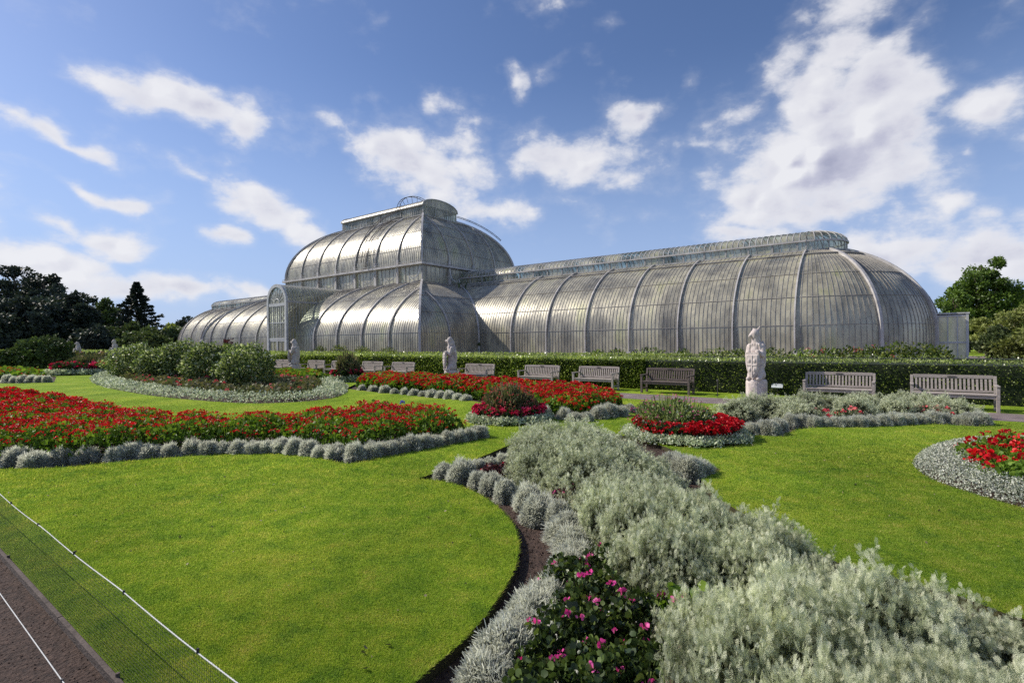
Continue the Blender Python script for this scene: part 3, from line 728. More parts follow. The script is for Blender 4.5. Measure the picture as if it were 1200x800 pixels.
for a_, b_ in (((x0, y0), (x1, y0)), ((x1, y0), (x1, y1)), ((x1, y1), (x0, y1)), ((x0, y1), (x0, y0))):
    g.bar((*a_, 10.36), (*b_, 10.36), .04)
    L = math.dist(a_, b_); n = int(L/1.9)
    for i in range(n): 
        t = i/n; g.bar((a_[0]+(b_[0]-a_[0])*t, a_[1]+(b_[1]-a_[1])*t, 10.19), (a_[0]+(b_[0]-a_[0])*t, a_[1]+(b_[1]-a_[1])*t, 10.36), .03)
g.build('gutter_rail', M['ironpaint'], house)
# scroll brackets
def bracket(px, py, ox, oy):
    m = MB(); pts = []
    for i in range(9):
        t = i/8*math.pi/2; pts.append((px+ox*(.15+1.15*(1-math.cos(t))), py+oy*(.15+1.15*(1-math.cos(t))), 9.95-1.55*math.sin(t)))
    m.tube(pts, .055, 6)
    q = pts[-1]; ring = [(q[0]+ox*(.16+.16*math.cos(a_)), q[1]+oy*(.16+.16*math.cos(a_)), q[2]+.02+.16*math.sin(a_)) for a_ in np.linspace(math.pi, -math.pi*.6, 10)]
    m.tube(ring, .045, 6); m.build('scroll_bracket', M['whitepaint'], house)
for k in range(8):
    bracket(-ins-.1-(LC-2*ins-.2)*k/7, ins-.05, 0, -1)
for k in range(1, 5): bracket(-ins+.05, ins+(DC-2*ins)*k/4.-.1, 1, 0)
# --- upper vault
upobj = newobj('upper_vault', house); sk, br = MB(), MB()
ribs_u = [3.81*k+.3 for k in range(0, 8)]
UL, UD = LC-14.6, DC-14.6
for O, e, nn, L, rb in (((-7.3, 7.3, 0), (-1, 0, 0), (0, 1, 0), UL, [UL*k/7 for k in range(1, 7)]), ((-7.3, DC-7.3, 0), (-1, 0, 0), (0, -1, 0), UL, [UL*k/7 for k in range(1, 7)]),
                        ((-7.3, 7.3, 0), (0, 1, 0), (-1, 0, 0), UD, [UD*k/4 for k in range(1, 4)]), ((-LC+7.3, 7.3, 0), (0, 1, 0), (1, 0, 0), UD, [UD*k/4 for k in range(1, 4)])):
    vault(sk, br, upobj, O, e, nn, PU, lambda j: dU[j], lambda j, L=L: L-dU[j], L, rb, rails=(11.8, 13.6, 15.2, 16.4))
setmesh(upobj, sk, M['glass']); br.build('glazing_bars', M['barpaint'], upobj)
m = MB(); di = 7.3+4.55; zz = 16.62
m.bar((-di, di, zz), (-LC+di, di, zz), .10); m.bar((-di, di, zz), (-di, DC-di, zz), .06)
for k in range(8): m.bar((-di-(LC-2*di)*k/7, di, zz-.25), (-di-(LC-2*di)*k/7, di, zz), .04)
m.build('walkway_rail', M['whitepaint'], house)
# --- lanterns
def barrel(x0, x1, yc, hw, z0, z1, name, gm, parent, endL=True, endR=True, apseR=False, apseL=False, bars_step=.34, thick=.035):
    g, f = MB(), MB(); na = 12; hh = z1-z0
    def prof(i):
        t = math.pi*i/na; return yc-hw*math.cos(t), z0+hh*math.sin(t)**.9
    n = max(2, int((x1-x0)/bars_step)); xs = [x0+(x1-x0)*i/n for i in range(n+1)]
    V = [(x, *prof(i)) for x in xs for i in range(na+1)]; Fs = [(a*(na+1)+i, (a+1)*(na+1)+i, (a+1)*(na+1)+i+1, a*(na+1)+i+1) for a in range(n) for i in range(na)]
    g.add(V, Fs)
    for x in xs:
        pts = [np.array((x, *prof(i))) for i in range(na+1)]
        nr = [np.array([0, -math.cos(math.pi*i/na), math.sin(math.pi*i/na)]) for i in range(na+1)]
        f.ribbon(pts, nr, (1, 0, 0), thick, .03)
    f.bar((x0, yc, z1+.04), (x1, yc, z1+.04), .09)
    for s_ in (-1, 1): f.bar((x0, yc+s_*(hw+.03), z0), (x1, yc+s_*(hw+.03), z0), .14, .12)
    for xe, flag, sg, aps in ((x0, endL, -1, apseL), (x1, endR, 1, apseR)):
        if aps:   # half-round hipped end
            m_ = 14
            for a in range(m_+1):
                th_ = -math.pi/2+math.pi*a/m_
                pts = []; nr = []
                for i in range(na//2+1):
                    t = math.pi*i/na; r = hw*math.cos(t)
                    pts.append(np.array([xe+sg*r*math.cos(th_), yc+r*math.sin(th_), z0+hh*math.sin(t)**.9])); nr.append(np.array([sg*math.cos(th_)*math.cos(t), math.sin(th_)*math.cos(t), math.sin(t)]))
                f.ribbon(pts, nr, (-math.sin(th_)*sg, math.cos(th_), 0), thick, .03)
                if a < m_:
                    t2 = -math.pi/2+math.pi*(a+1)/m_
                    for i in range(na//2):
                        V = []
                        for tt, ii in ((th_, i), (t2, i), (t2, i+1), (th_, i+1)):
                            t = math.pi*ii/na; r = hw*math.cos(t); V.append((xe+sg*r*math.cos(tt), yc+r*math.sin(tt), z0+hh*math.sin(t)**.9))
                        g.add(V, [(0, 1, 2, 3)])
                    f.bar((xe+sg*hw*math.cos(th_), yc+hw*math.sin(th_), z0), (xe+sg*hw*math.cos(t2), yc+hw*math.sin(t2), z0), .14, .12)
        elif flag:
            c = (xe, yc, z0); V = [c]+[(xe, *prof(i)) for i in range(na+1)]
            g.add(V, [(0, i+1, i+2) for i in range(na)])
            for i in range(1, na): f.bar((xe, prof(i)[0], z0), (xe, prof(i)[0], prof(i)[1]), .04)
            pts = [np.array((xe, *prof(i))) for i in range(na+1)]
            f.ribbon(pts, [np.array([0, -math.cos(math.pi*i/na), math.sin(math.pi*i/na)]) for i in range(na+1)], (1, 0, 0), .12, .08)
    o = g.build(name, gm, parent, smooth=True); f.build('glazing_bars', M['ribpaint'], o); return o
inl = 12.45
lan = rect_wall(-LC+inl, -inl, inl, DC-inl, 16.8, 17.95, .32, 'lantern', M['clear'], M['ironpaint'], house, .05, .1, 6)
barrel(-LC+inl-.1, -inl+.1, DC/2, DC/2-inl+.15, 17.98, 18.95, 'roof', M['glass'], lan, bars_step=.36)
# ladder hoops over the roof
def ladder(pts, name, w=.5, off=(1, 0, 0), rungs=2):
    m = MB(); off = Vector(off)*w/2; P1 = [Vector(p)-off for p in pts]; P2 = [Vector(p)+off for p in pts]
    m.tube(P1, .035, 6); m.tube(P2, .035, 6)
    for i in range(0, len(pts), 1): m.bar(P1[i], P2[i], .03)
    return m.build(name, M['darkiron'], house)
xl = -16.4
hoop = [(xl, DC/2-3.1*math.cos(t), 18.0+2.1*math.sin(t)) for t in np.linspace(.0, math.pi, 21)]
ho = ladder(hoop, 'roof_hoop')
m = MB()
for t in np.linspace(.35, math.pi-.35, 9): m.bar((xl, DC/2-3.1*math.cos(t), 18.0+2.1*math.sin(t)), (xl, DC/2-2.6*math.cos(t), 17.95+1.3*math.sin(t)), .035)
m.build('strut', M['darkiron'], ho)
def along(prof, y0_, sy, up, xx): return [(xx, y0_+sy*d-sy*up*a_, z+up*b_) for (d, z), (a_, b_) in zip(prof, pnorm(prof))]
def dense(pts, k=3): 
    o = []; 
    for a_, b_ in zip(pts[:-1], pts[1:]):
        for i in range(k): o.append(tuple(a_[q]+(b_[q]-a_[q])*i/k for q in range(3)))
    return o+[pts[-1]]
ladder(dense(along(PU, 7.3, 1, .22, xl)), 'vault_ladder'); ladder(dense(along(PU, 7.3, 1, .9, xl)[2:]), 'ladder_guard', .7)
ladder(dense(along(PU, DC-7.3, -1, .22, xl)), 'vault_ladder')
ladder([( -7.3-d+a_*.5, DC-7.3-d-0*a_, z+.75*b_) for (d, z), (a_, b_) in zip(PU, pnorm(PU))][9:], 'hip_ladder', .6, (.7, -.7, 0))
# --- wings
def wing(sign, name):
    wobj = newobj(name, house); sk, br = MB(), MB()
    X = 0 if sign > 0 else -LC; e = (sign, 0, 0); yc = DC/2
    for y0_, ny in ((7.62, 1), (DC-7.62, -1)):
        vault(sk, br, wobj, (X, y0_, 0), e, (0, ny, 0), PW, lambda j: -dC[j], lambda j: WL, WL, [3.81*k for k in range(1, 8)], rails=RL)
    xe = X+sign*WL; pn = pnorm(PW); nb = 72
    angs = [-math.pi/2+math.pi*a/nb for a in range(nb+1)]
    V = [(xe+sign*(WR-d)*math.cos(a), yc+(WR-d)*math.sin(a), z) for d, z in PW for a in angs]; n = nb+1
    sk.add(V, [(j*n+i, j*n+i+1, (j+1)*n+i+1, (j+1)*n+i) for j in range(len(PW)-1) for i in range(nb)])
    for a in angs[1:-1]:
        rad = np.array([sign*math.cos(a), math.sin(a), 0])
        br.ribbon([np.array([xe, yc, z])+rad*(WR-d) for d, z in PW], [rad*p_+np.array([0, 0, q_]) for p_, q_ in pn], np.array([-math.sin(a)*sign, math.cos(a), 0]), .026, .024)
    for z in RL:
        j = min(range(len(PW)), key=lambda q: abs(PW[q][1]-z)); d, zz = PW[j]; wd = .032 if z < 7.3 else .11
        pts = [np.array([xe, yc, zz])+np.array([sign*math.cos(a), math.sin(a), 0])*(WR-d) for a in angs]
        nr = [np.array([sign*math.cos(a), math.sin(a), 0])*pn[j][0]+np.array([0, 0, pn[j][1]]) for a in angs]
        sds = [-np.array([sign*math.cos(a), math.sin(a), 0])*pn[j][1]+np.array([0, 0, pn[j][0]]) for a in angs]
        br.ribbon(pts, nr, sds, wd, wd)
    for k in range(1, 5):
        a = -math.pi/2+math.pi*k/5; rad = np.array([sign*math.cos(a), math.sin(a), 0]); m = MB()
        m.ribbon([np.array([xe, yc, z])+rad*(WR-d) for d, z in PW], [rad*p_+np.array([0, 0, q_]) for p_, q_ in pn], np.array([-math.sin(a)*sign, math.cos(a), 0]), .17, .17)
        c_ = np.array([xe, yc, 0])+rad*WR; m.box(c_[0]-.16, c_[0]+.16, c_[1]-.16, c_[1]+.16, -.05, 1.05); m.build('rib', M['ribpaint'], wobj)
    setmesh(wobj, sk, M['glass']); br.build('glazing_bars', M['barpaint'], wobj)
    # lantern
    hw = 2.35; x_in = X-sign*7.3; L0, L1 = (x_in, xe) if sign > 0 else (xe, x_in)
    g, f = MB(), MB(); z0, z1 = 8.22, 8.95
    nn = int(abs(L1-L0)/.55)
    for sy in (-1, 1):
        y_ = yc+sy*hw; g.add([(L0, y_, z0), (L1, y_, z0), (L1, y_, z1), (L0, y_, z1)], [(0, 1, 2, 3)])
        for i in range(nn+1):
            x = L0+(L1-L0)*i/nn; q = .12 if i % 3 == 0 else .05; f.box(x-q/2, x+q/2, y_-q/2, y_+q/2, z0, z1)
        f.bar((L0, y_, z0+.06), (L1, y_, z0+.06), .12)
    ma = 20
    for a in range(ma):
        t0, t1 = -math.pi/2+math.pi*a/ma, -math.pi/2+math.pi*(a+1)/ma
        p_ = (xe+sign*hw*math.cos(t0), yc+hw*math.sin(t0)); q_ = (xe+sign*hw*math.cos(t1), yc+hw*math.sin(t1))
        g.add([(*p_, z0), (*q_, z0), (*q_, z1), (*p_, z1)], [(0, 1, 2, 3)])
        f.bar((*p_, z0), (*p_, z1), .08 if a % 4 == 0 else .045, up=(0, 1, 0)); f.bar((*p_, z0+.06), (*q_, z0+.06), .12)
    lo_ = g.build('wing_lantern', M['clear'], house); f.build('mullions', M['ironpaint'], lo_)
    barrel(L0, L1, yc, hw+.05, 8.96, 9.95, 'roof', M['clear'], lo_, endL=False, endR=False, apseR=sign > 0, apseL=sign < 0, bars_step=.42, thick=.05)
    # stone plinth
    m = MB()
    for y0_ in (7.62, DC-7.62): 
        if sign > 0: m.box(X+.16, xe, y0_-.15, y0_+.15, -.05, .56)
        else: m.box(xe, X-.16, y0_-.15, y0_+.15, -.05, .56)
    V = []; ma = 48
    for a in range(ma+1):
        t = -math.pi/2+math.pi*a/ma
        for r_, z_ in ((WR+.15, -.05), (WR+.15, .56), (WR-.15, .56), (WR-.15, -.05)): V.append((xe+sign*r_*math.cos(t), yc+r_*math.sin(t), z_))
    m.add(V, [(a*4+i, (a+1)*4+i, (a+1)*4+(i+1) % 4, a*4+(i+1) % 4) for a in range(ma) for i in range(4)])
    m.build('plinth', M['kerbstone'], wobj)
wing(1, 'wing'); wing(-1, 'wing')
m = MB()
m.box(-18.6, 0.15, -.15, .15, -.05, .56); m.box(-LC-.15, -22.4, -.15, .15, -.05, .56); m.box(-LC-.15, .15, DC-.15, DC+.15, -.05, .56)
for x_ in (0, -LC):
    m.box(x_-.15, x_+.15, .16, 7.45, -.05, .56); m.box(x_-.15, x_+.15, DC-7.45, DC-.16, -.05, .56)
m.build('plinth', M['kerbstone'], lowobj)
# --- front porch
def porch():
    xc = -20.5; hw = 1.85; zs = 6.3; y0_ = -.95; y1_ = 7.3
    g, f = MB(), MB()
    n = 24; na = 14
    arch = [(hw*-math.cos(math.pi*i/na), zs+hw*math.sin(math.pi*i/na)) for i in range(na+1)]
    full = [(-hw, .3+6.0*i/6) for i in range(6)]+arch+[(hw, 6.3-6.0*(i+1)/6) for i in range(6)]
    ys = [y0_+(y1_-y0_)*i/n for i in range(n+1)]
    V = [(xc+a_, y, z) for y in ys for a_, z in full]; k = len(full)
    g.add(V, [(a*k+i, a*k+i+1, (a+1)*k+i+1, (a+1)*k+i) for a in range(n) for i in range(k-1)])
    nr = []
    for a_, z in full: nr.append(np.array([a_/hw, 0, 0]) if z <= zs else np.array([a_, 0, z-zs])/hw)
    for y in ys[1:]: f.ribbon([np.array([xc+a_, y, z]) for a_, z in full], nr, (0, 1, 0), .05, .05)
    for s_ in (-1, 1):
        f.bar((xc+s_*(hw+.03), y0_, zs), (xc+s_*(hw+.03), y1_, zs), .12, .2)
        for z in (1.4, 3.6): f.bar((xc+s_*(hw+.02), y0_, z), (xc+s_*(hw+.02), y1_, z), .06)
    o = g.build('porch', M['porchglass'], house, smooth=False); f.build('glazing_bars', M['ironpaint'], o)
    fr = MB()
    V = []
    for yy in (y0_-.12, y0_+.12):
        for sc_ in (1.04, .86):
            V += [(xc+a_*sc_, yy, z if z <= zs else zs+(z-zs)*sc_) for a_, z in full]
    def q(l, i): return l*k+i
    Fs = []
    for i in range(k-1):
        Fs += [(q(0, i), q(0, i+1), q(1, i+1), q(1, i)), (q(2, i+1), q(2, i), q(3, i), q(3, i+1)), (q(0, i+1), q(0, i), q(2, i), q(2, i+1)), (q(1, i), q(1, i+1), q(3, i+1), q(3, i))]
    fr.add(V, Fs)
    fr.box(xc-hw*.86, xc+hw*.86, y0_-.08, y0_+.08, zs-.42, zs-.1); fr.box(xc-hw*.86, xc+hw*.86, y0_-.07, y0_+.07, 2.35, 2.55)
    for x_ in (-.75, 0, .75): fr.box(xc+x_-.04, xc+x_+.04, y0_-.05, y0_+.05, 2.55, zs-.42)
    for x_ in (-1.15, -.38, .38, 1.15): fr.box(xc+x_-.02, xc+x_+.02, y0_-.04, y0_+.04, 2.55, zs-.42)
    fr.box(xc-hw*.86, xc+hw*.86, y0_-.045, y0_+.045, 4.1, 4.2)
    for a in range(1, 8):
        t = math.pi*a/8; fr.bar((xc+.45*math.cos(t), y0_, zs-.1+.45*math.sin(t)), (xc+1.6*math.cos(t), y0_, zs-.02+1.6*math.sin(t)), .06)
    fr.tube([(xc+.45*math.cos(t), y0_, zs-.1+.45*math.sin(t)) for t in np.linspace(0, math.pi, 12)], .05, 6)
    for a in range(8):
        t0 = math.pi*(a+.5)/8; c_ = (xc+1.15*math.cos(t0), zs-.05+1.15*math.sin(t0))
        fr.tube([(c_[0]+.17*math.cos(t), y0_, c_[1]+.17*math.sin(t)) for t in np.linspace(0, 2*math.pi, 11)], .025, 5)
    fr.build('porch_front', M['whitepaint'], o)
    pg = MB(); V = [(xc, y0_+.01, .3)]+[(xc+a_*.9, y0_+.01, z if z <= zs else zs+(z-zs)*.9) for a_, z in full]
    pg.add(V, [(0, i, i+1) for i in range(1, k)]); pg.build('fanlight_glass', M['porchglass'], o)
    for sgn in (-1, 1):
        d = MB(); xa, xb = (xc+.03, xc+1.5) if sgn > 0 else (xc-1.5, xc-.03)
        d.box(xa, xa+.1, y0_-.05, y0_-.01, .25, 2.33); d.box(xb-.1, xb, y0_-.05, y0_-.01, .25, 2.33); d.box(xa+.1, xb-.1, y0_-.05, y0_-.01, 2.2, 2.33)
        d.box(xa+.1, xb-.1, y0_-.048, y0_-.012, .25, .7); d.box((xa+xb)/2-.03, (xa+xb)/2+.03, y0_-.045, y0_-.015, .7, 2.2)
        dd = d.build('door', M['whitepaint'], o)
        MB().bar((xc+sgn*.1, y0_-.12, 1.0), (xc+sgn*.1, y0_-.12, 1.35), .03).build('handle', M['darkiron'], o if False else dd)
porch()
# --- pale rectangular porch at the end of the right wing
def endporch():
    x0, x1, y0_, y1_ = 33.6, 35.5, 13.3, 17.2
    o = newobj('end_porch', house); g = MB(); g.box(x0, x1, y0_, y1_, 0, 3.25); setmesh(o, g, M['frosted'], False)
    f = MB()
    for i in range(5):
        x = x0+(x1-x0)*i/4; f.box(x-.03, x+.03, y0_-.04, y0_+.02, 0, 3.3)
    for z in (1.55, 3.25): f.box(x0-.05, x1+.05, y0_-.05, y0_+.03, z-.05, z+.05)
    for z in (1.55, 3.25): f.box(x1-.03, x1+.05, y0_+.04, y1_+.05, z-.05, z+.05)
    for i in range(1, 6):
        y = y0_+(y1_-y0_)*i/5; f.box(x1-.02, x1+.04, y-.03, y+.03, 0, 3.3)
    f.box(x1-.06, x1+.07, y0_-.07, y0_+.06, 0, 3.36)
    f.box(x0-.1, x1+.12, y0_-.1, y1_+.1, 3.36, 3.45)
    f.build('frame', M['whitepaint'], o)
endporch()

# foliage growing under the glass
def leafblob(c, r, n, size, T=LEAF, flat=.8, shell=.45):
    d = unit(n); rr = (shell+(1-shell)*rng.random(n))[:, None]
    pos = np.array(c)+d*rr*np.array(r)
    return cloud(T, pos, d*.6+unit(n)*.8+np.array([0, 0, .1]), size*(.7+.6*rng.random(n)))
parts = []
for x in np.arange(-64, 27, 2.6):
    inside = -LC < x < 0
    for y in ([DC/2-2.8, DC/2+2.6] if not inside else [7, 12, 18, 24]):
        h = rng.uniform(3, 5.6) if not inside else (rng.uniform(2, 3.6) if y in (7, 24) else rng.uniform(3, 7.5))
        parts.append(leafblob((x+rng.normal()*.6, y+rng.normal(), h*.55), (1.8, 1.6, h*.5), 240, .8))
V, Fa, rv = join(parts)
lf = link('indoor_foliage', npmesh('indoor_foliage', V, Fa, rv), M['tree_mid']); lf.location = (C0[0], C0[1], 0); lf.rotation_euler = (0, 0, ROT)
tag(lf, 'green tropical foliage massed behind the greenhouse glass', 'foliage', kind='stuff')

# ------------------------------------------------------------------ hedges
def hedge(name, b0, b1, h, s0, s1, label, near=True):
    "leaves over the faces of a clipped block, coarser with distance"
    parts = []
    n = 90000 if near else 16000
    # sample s so that density follows apparent size
    def samples(n, face):
        u = rng.random(n); smin = 8.0
        ss = np.concatenate([s0+u[:n//5]*(8-s0), smin*np.power(s1/smin, u[n//5:])])
        m = len(ss)
        if face == 'front': z = rng.random(m)*h; b_ = b0+rng.normal(size=m)*.035; nr = -B; b_ = b_+.05*np.sin(ss*2.1)*np.sin(z*5)
        else: z = h+rng.normal(size=m)*.025; b_ = b0+rng.random(m)*(b1-b0); nr = np.zeros(2)
        p = ss[:, None]*A+b_[:, None]*B
        pos = np.stack([p[:, 0], p[:, 1], z], 1)
        d = np.concatenate([np.tile(nr, (m, 1)), np.full((m, 1), .25 if face == 'front' else 1.)], 1)+unit(m)*.8
        rvv = rng.random(m) if face == 'front' else .72+.28*rng.random(m)  # top leaves take the pale tones: sunlight painted into their colour
        sz = .060*np.clip(p[:, 1]/16, .8, 9)*(.7+.6*rng.random(m))
        return cloud(LEAF, pos, d, sz, rv=rvv)
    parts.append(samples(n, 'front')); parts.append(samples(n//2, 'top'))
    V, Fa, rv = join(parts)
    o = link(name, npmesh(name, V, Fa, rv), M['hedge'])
    tag(o, label, 'hedge')
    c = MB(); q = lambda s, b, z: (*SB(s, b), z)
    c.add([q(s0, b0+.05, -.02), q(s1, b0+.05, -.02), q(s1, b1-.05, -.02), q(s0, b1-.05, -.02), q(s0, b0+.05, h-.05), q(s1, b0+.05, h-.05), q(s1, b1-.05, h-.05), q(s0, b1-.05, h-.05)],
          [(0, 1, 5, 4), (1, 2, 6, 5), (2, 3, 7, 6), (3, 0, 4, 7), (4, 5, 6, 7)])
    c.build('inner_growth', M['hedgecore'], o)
hedge('hedge', 19.25, 21.5, 1.12, -26, 175, 'long low clipped dark green hedge running behind the row of benches')
hedge('hedge', 23.6, 25.0, 1.16, -30, 175, 'second clipped hedge close against the palm house, seen just above the front hedge', False)

# border of mixed plants between the two hedges
def border():
    for x, wpx, h, mat, lab in [(700, 14, 1.3, 'hedge', None), (722, 14, 1.35, 'hedge', None), (760, 24, 1.45, 'hedge', 'dark rounded bush behind the hedge left of the tall shield statue'),
                                (800, 14, 1.35, 'border', None), (838, 22, 1.4, 'border', None), (862, 18, 1.35, 'border', None), (905, 22, 1.4, 'border', None), (940, 18, 1.4, 'hedge', None),
                                (968, 18, 1.45, 'hedge', None), (995, 18, 1.45, 'border', None), (1022, 18, 1.5, 'hedge', None), (1050, 20, 1.65, 'border', None), (1078, 20, 1.6, 'border', None), (1100, 14, 1.45, 'border', None),
                                (455, 12, 1.5, 'border', None), (425, 10, 1.6, 'border', None), (398, 10, 1.75, 'border', None), (375, 8, 1.7, 'border', None)]:
        b_ = 26.6 if x > 650 else 29.2; s = s_at(x, b_); p = SB(s, b_); rx = wpx/F*p[1]*1.15
        n = 900; d = up_unit(n, -.2); rr = (.55+.45*rng.random(n))[:, None]
        pos = d*rr*np.array([rx, min(rx, 1.3), h*.62])+np.array([0, 0, h*.42])
        V, Fa, rv = cloud(LEAF, pos, d+unit(n)*.8, .13*(.6+.7*rng.random(n)))
        o = link('border_plant', npmesh('border_plant', V, Fa, rv), M[mat]); o.location = (p[0], p[1], 0)
        side = 'left part' if x < 650 else 'right part'
        tag(o, lab or ('dark green leafy plant standing behind the hedge below the right wing' if mat == 'hedge' else 'yellow green bushy plant behind the hedge below the right wing' if x > 650 else 'small light green bush behind the hedge next to the arched porch'), 'plant',
            None if lab else ('dark plants behind the hedge' if mat == 'hedge' else 'yellow green plants behind the hedge' if x > 650 else 'bushes beside the porch'))
        if x in (940, 968, 995, 1022):
            n = 5; d = up_unit(n, .2); pos = d*np.array([rx, 1.0, h*.62])+np.array([0, 0, h*.42])
            
            for q in range(n):
                V, Fa, rv = cloud(LEAF, pos[q]+rng.normal(size=(8, 3))*.04, unit(8), .09*np.ones(8)); link('flower', npmesh('flower', V, Fa, rv), M['salmon'], o)
border()

# ------------------------------------------------------------------ silver mounds (cotton lavender)
def mound_mesh(k, n=5200):
    d = up_unit(n, -.25); lump = 1+.15*np.sin(d[:, 0]*5+k)*np.cos(d[:, 1]*6+k*2)+.08*np.sin(d[:, 2]*9+k)+.05*np.sin(d[:, 1]*15+k)
    r = (.80+.20*rng.random(n)**.5)*lump
    pos = d*(r*.86)[:, None]*np.array([1, 1, .95])
    V1 = cloud(SPIKE, pos, d+unit(n)*.75+np.array([0, 0, .1]), .155*(.5+.7*rng.random(n)+.9*(rng.random(n) < .12)), rv=.2+.8*rng.random(n))
    n2 = int(n*.55); d2 = up_unit(n2, -.3); p2 = d2*.80*np.array([1, 1, .92])
    V2 = cloud(LEAF, p2, d2+unit(n2)*.7, .20*np.ones(n2), rv=.4*rng.random(n2))
    V, Fa, rv = join([V1, V2]); V[:, 2] = V[:, 2]+.22
    return npmesh('cotton_lavender', V, Fa, rv)
MOUNDS = [mound_mesh(k) for k in range(4)]
for m_ in MOUNDS: m_.materials.append(M['santolina'])
coreb = bmesh.new(); bmesh.ops.create_icosphere(coreb, subdivisions=2, radius=.80)
for v in coreb.verts: v.co.z = v.co.z*.95+.2
corem = bpy.data.meshes.new('inner_twigs'); coreb.to_mesh(corem); corem.materials.append(M['greycore'])
MC = [0]
def mound(p, r, label, group, hz=1.0):
    i = MC[0]; MC[0] += 1
    o = bpy.data.objects.new('cotton_lavender_bush', MOUNDS[i % 4]); col.objects.link(o)
    o.location = (p[0], p[1], -.07); o.rotation_euler = (0, 0, random.uniform(0, 6.28)); k_ = r*(1.14 if p[1] < 6 else .97); k2 = random.uniform(.82, 1.16); o.scale = (k_*k2, k_*k2, r*1.14*hz*random.uniform(.98, 1.25))
    tag(o, label, 'shrub', group)
    c = bpy.data.objects.new('inner_twigs', corem); col.objects.link(c); c.parent = o
    return o
def mrow(pts, r, label, group, dy=0, hz=1.0, first=None, last=None):
    for i, q in enumerate(pts):
        x, y = q[:2]; rr = q[2] if len(q) > 2 else r
        lb, gr = label, group
        if i == 0 and first: lb, gr = first, None
        if i == len(pts)-1 and last: lb, gr = last, None
        mound(P(x, y+dy), rr, lb, gr, hz)
mrow([(4, 533, .26), (20, 543, .24), (41, 545, .23), (72, 540, .23), (102, 538, .2), (135, 538, .17), (155, 535, .2), (175, 534, .2), (199, 533, .19), (225, 531, .21), (244, 531, .2), (262, 530, .2),
      (280, 530, .2), (297, 530, .19), (313, 529, .2), (330, 529, .2), (345, 531, .2), (362, 532, .2), (377, 534, .2), (394, 535, .2), (416, 537, .21), (437, 534, .21), (455, 531, .2), (470, 529, .2),
      (483, 526, .2), (497, 524, .2), (509, 522, .2), (524, 519, .2), (538, 517, .2), (550, 515, .2), (561, 512, .2)], .2,
     'silver grey cotton lavender bush in the row fronting the long red bed', 'silver bushes edging the long red bed', first='wide silver bush at the bare soil corner of the long red bed', last='end silver bush at the pointed right tip of the long red bed')
mrow([(520, 556, .17), (542, 560, .20), (560, 566, .17), (576, 571, .18), (592, 580, .19), (619, 590, 0.180), (633, 604, 0.198), (654, 610, 0.180), (666, 626, 0.180), (671, 640, 0.180), (674, 657, 0.180), (665, 672, 0.180), (656, 690, 0.189), (641, 708, 0.180),
      (624, 727, 0.189), (611, 750, 0.180), (597, 778, 0.189), (574, 808, 0.189), (639, 836, 0.171)], .2,
     'dense silver cotton lavender bush in the curved row beside the brown soil strip', 'silver bushes along the curved soil strip', first='small round silver bush alone at the pointed left end of the near bed', last='low silver bush below the pink flowers, cut by the bottom of the frame')
mrow([(560, 547, .15), (574, 545, .15), (588, 543, .15), (600, 541, .14), (613, 539, .14)], .15, 'low silver bush in the short back row behind the small bronze pink flowers', 'low silver bushes behind the pink flowers')
mrow([(783, 549, .19), (797, 553, .20), (808, 556, .21), (822, 553, .18), (790, 541, .18)], .2, 'grey blue rounded silver bush clustered at the right tip of the grey green mound', 'silver bushes at the right tip')
mrow([(424, 457, .2), (437, 458, .2), (451, 460, .22), (462, 461, .2), (474, 462, .2), (485, 463, .2), (496, 464, .2), (506, 465, .22), (516, 466, .22), (526, 467, .22), (536, 468, .2), (546, 469, .2)], .2,
     'tiny silver bush fronting the far red bed left of the dusky round bed', 'silver bushes edging the far red bed')
mrow([(640, 488, .2), (661, 491, .22), (673, 493, .2), (687, 493, .22), (702, 490, .25), (714, 488, .25), (727, 487, .24), (738, 483, .2)], .2,
     'silver bush before the orange red flowers right of the dusky round bed', 'silver bushes edging the orange red bed')
mrow([(866, 505, .19), (881, 508, .2), (899, 508, .25), (912, 502, .2), (926, 498, .22), (940, 498, .2), (953, 499, .2), (966, 499, .19), (979, 499, .2), (992, 499, .2), (1006, 499, .21), (1020, 498, .2), (1034, 498, .2), (1048, 497, .22), (1062, 496, .2),
      (1078, 495, .2), (1093, 495, .2), (1107, 495, .2), (1121, 496, .2), (1134, 497, .2), (1148, 497, .22)], .2,
     'silver bush in the low row before the feathery bed near the benches', 'silver bushes edging the bed before the benches', first='separate silver bush at the left tip of the bed before the benches', last='end silver bush beside the path at the right tip of the bed before the benches')
mrow([(10, 448, .3), (19, 448, .3), (28, 448, .3), (37, 448, .3), (46, 448, .3), (55, 448, .3)], .3, 'distant silver bush before the small orange red bed near the left edge', 'distant silver bushes')

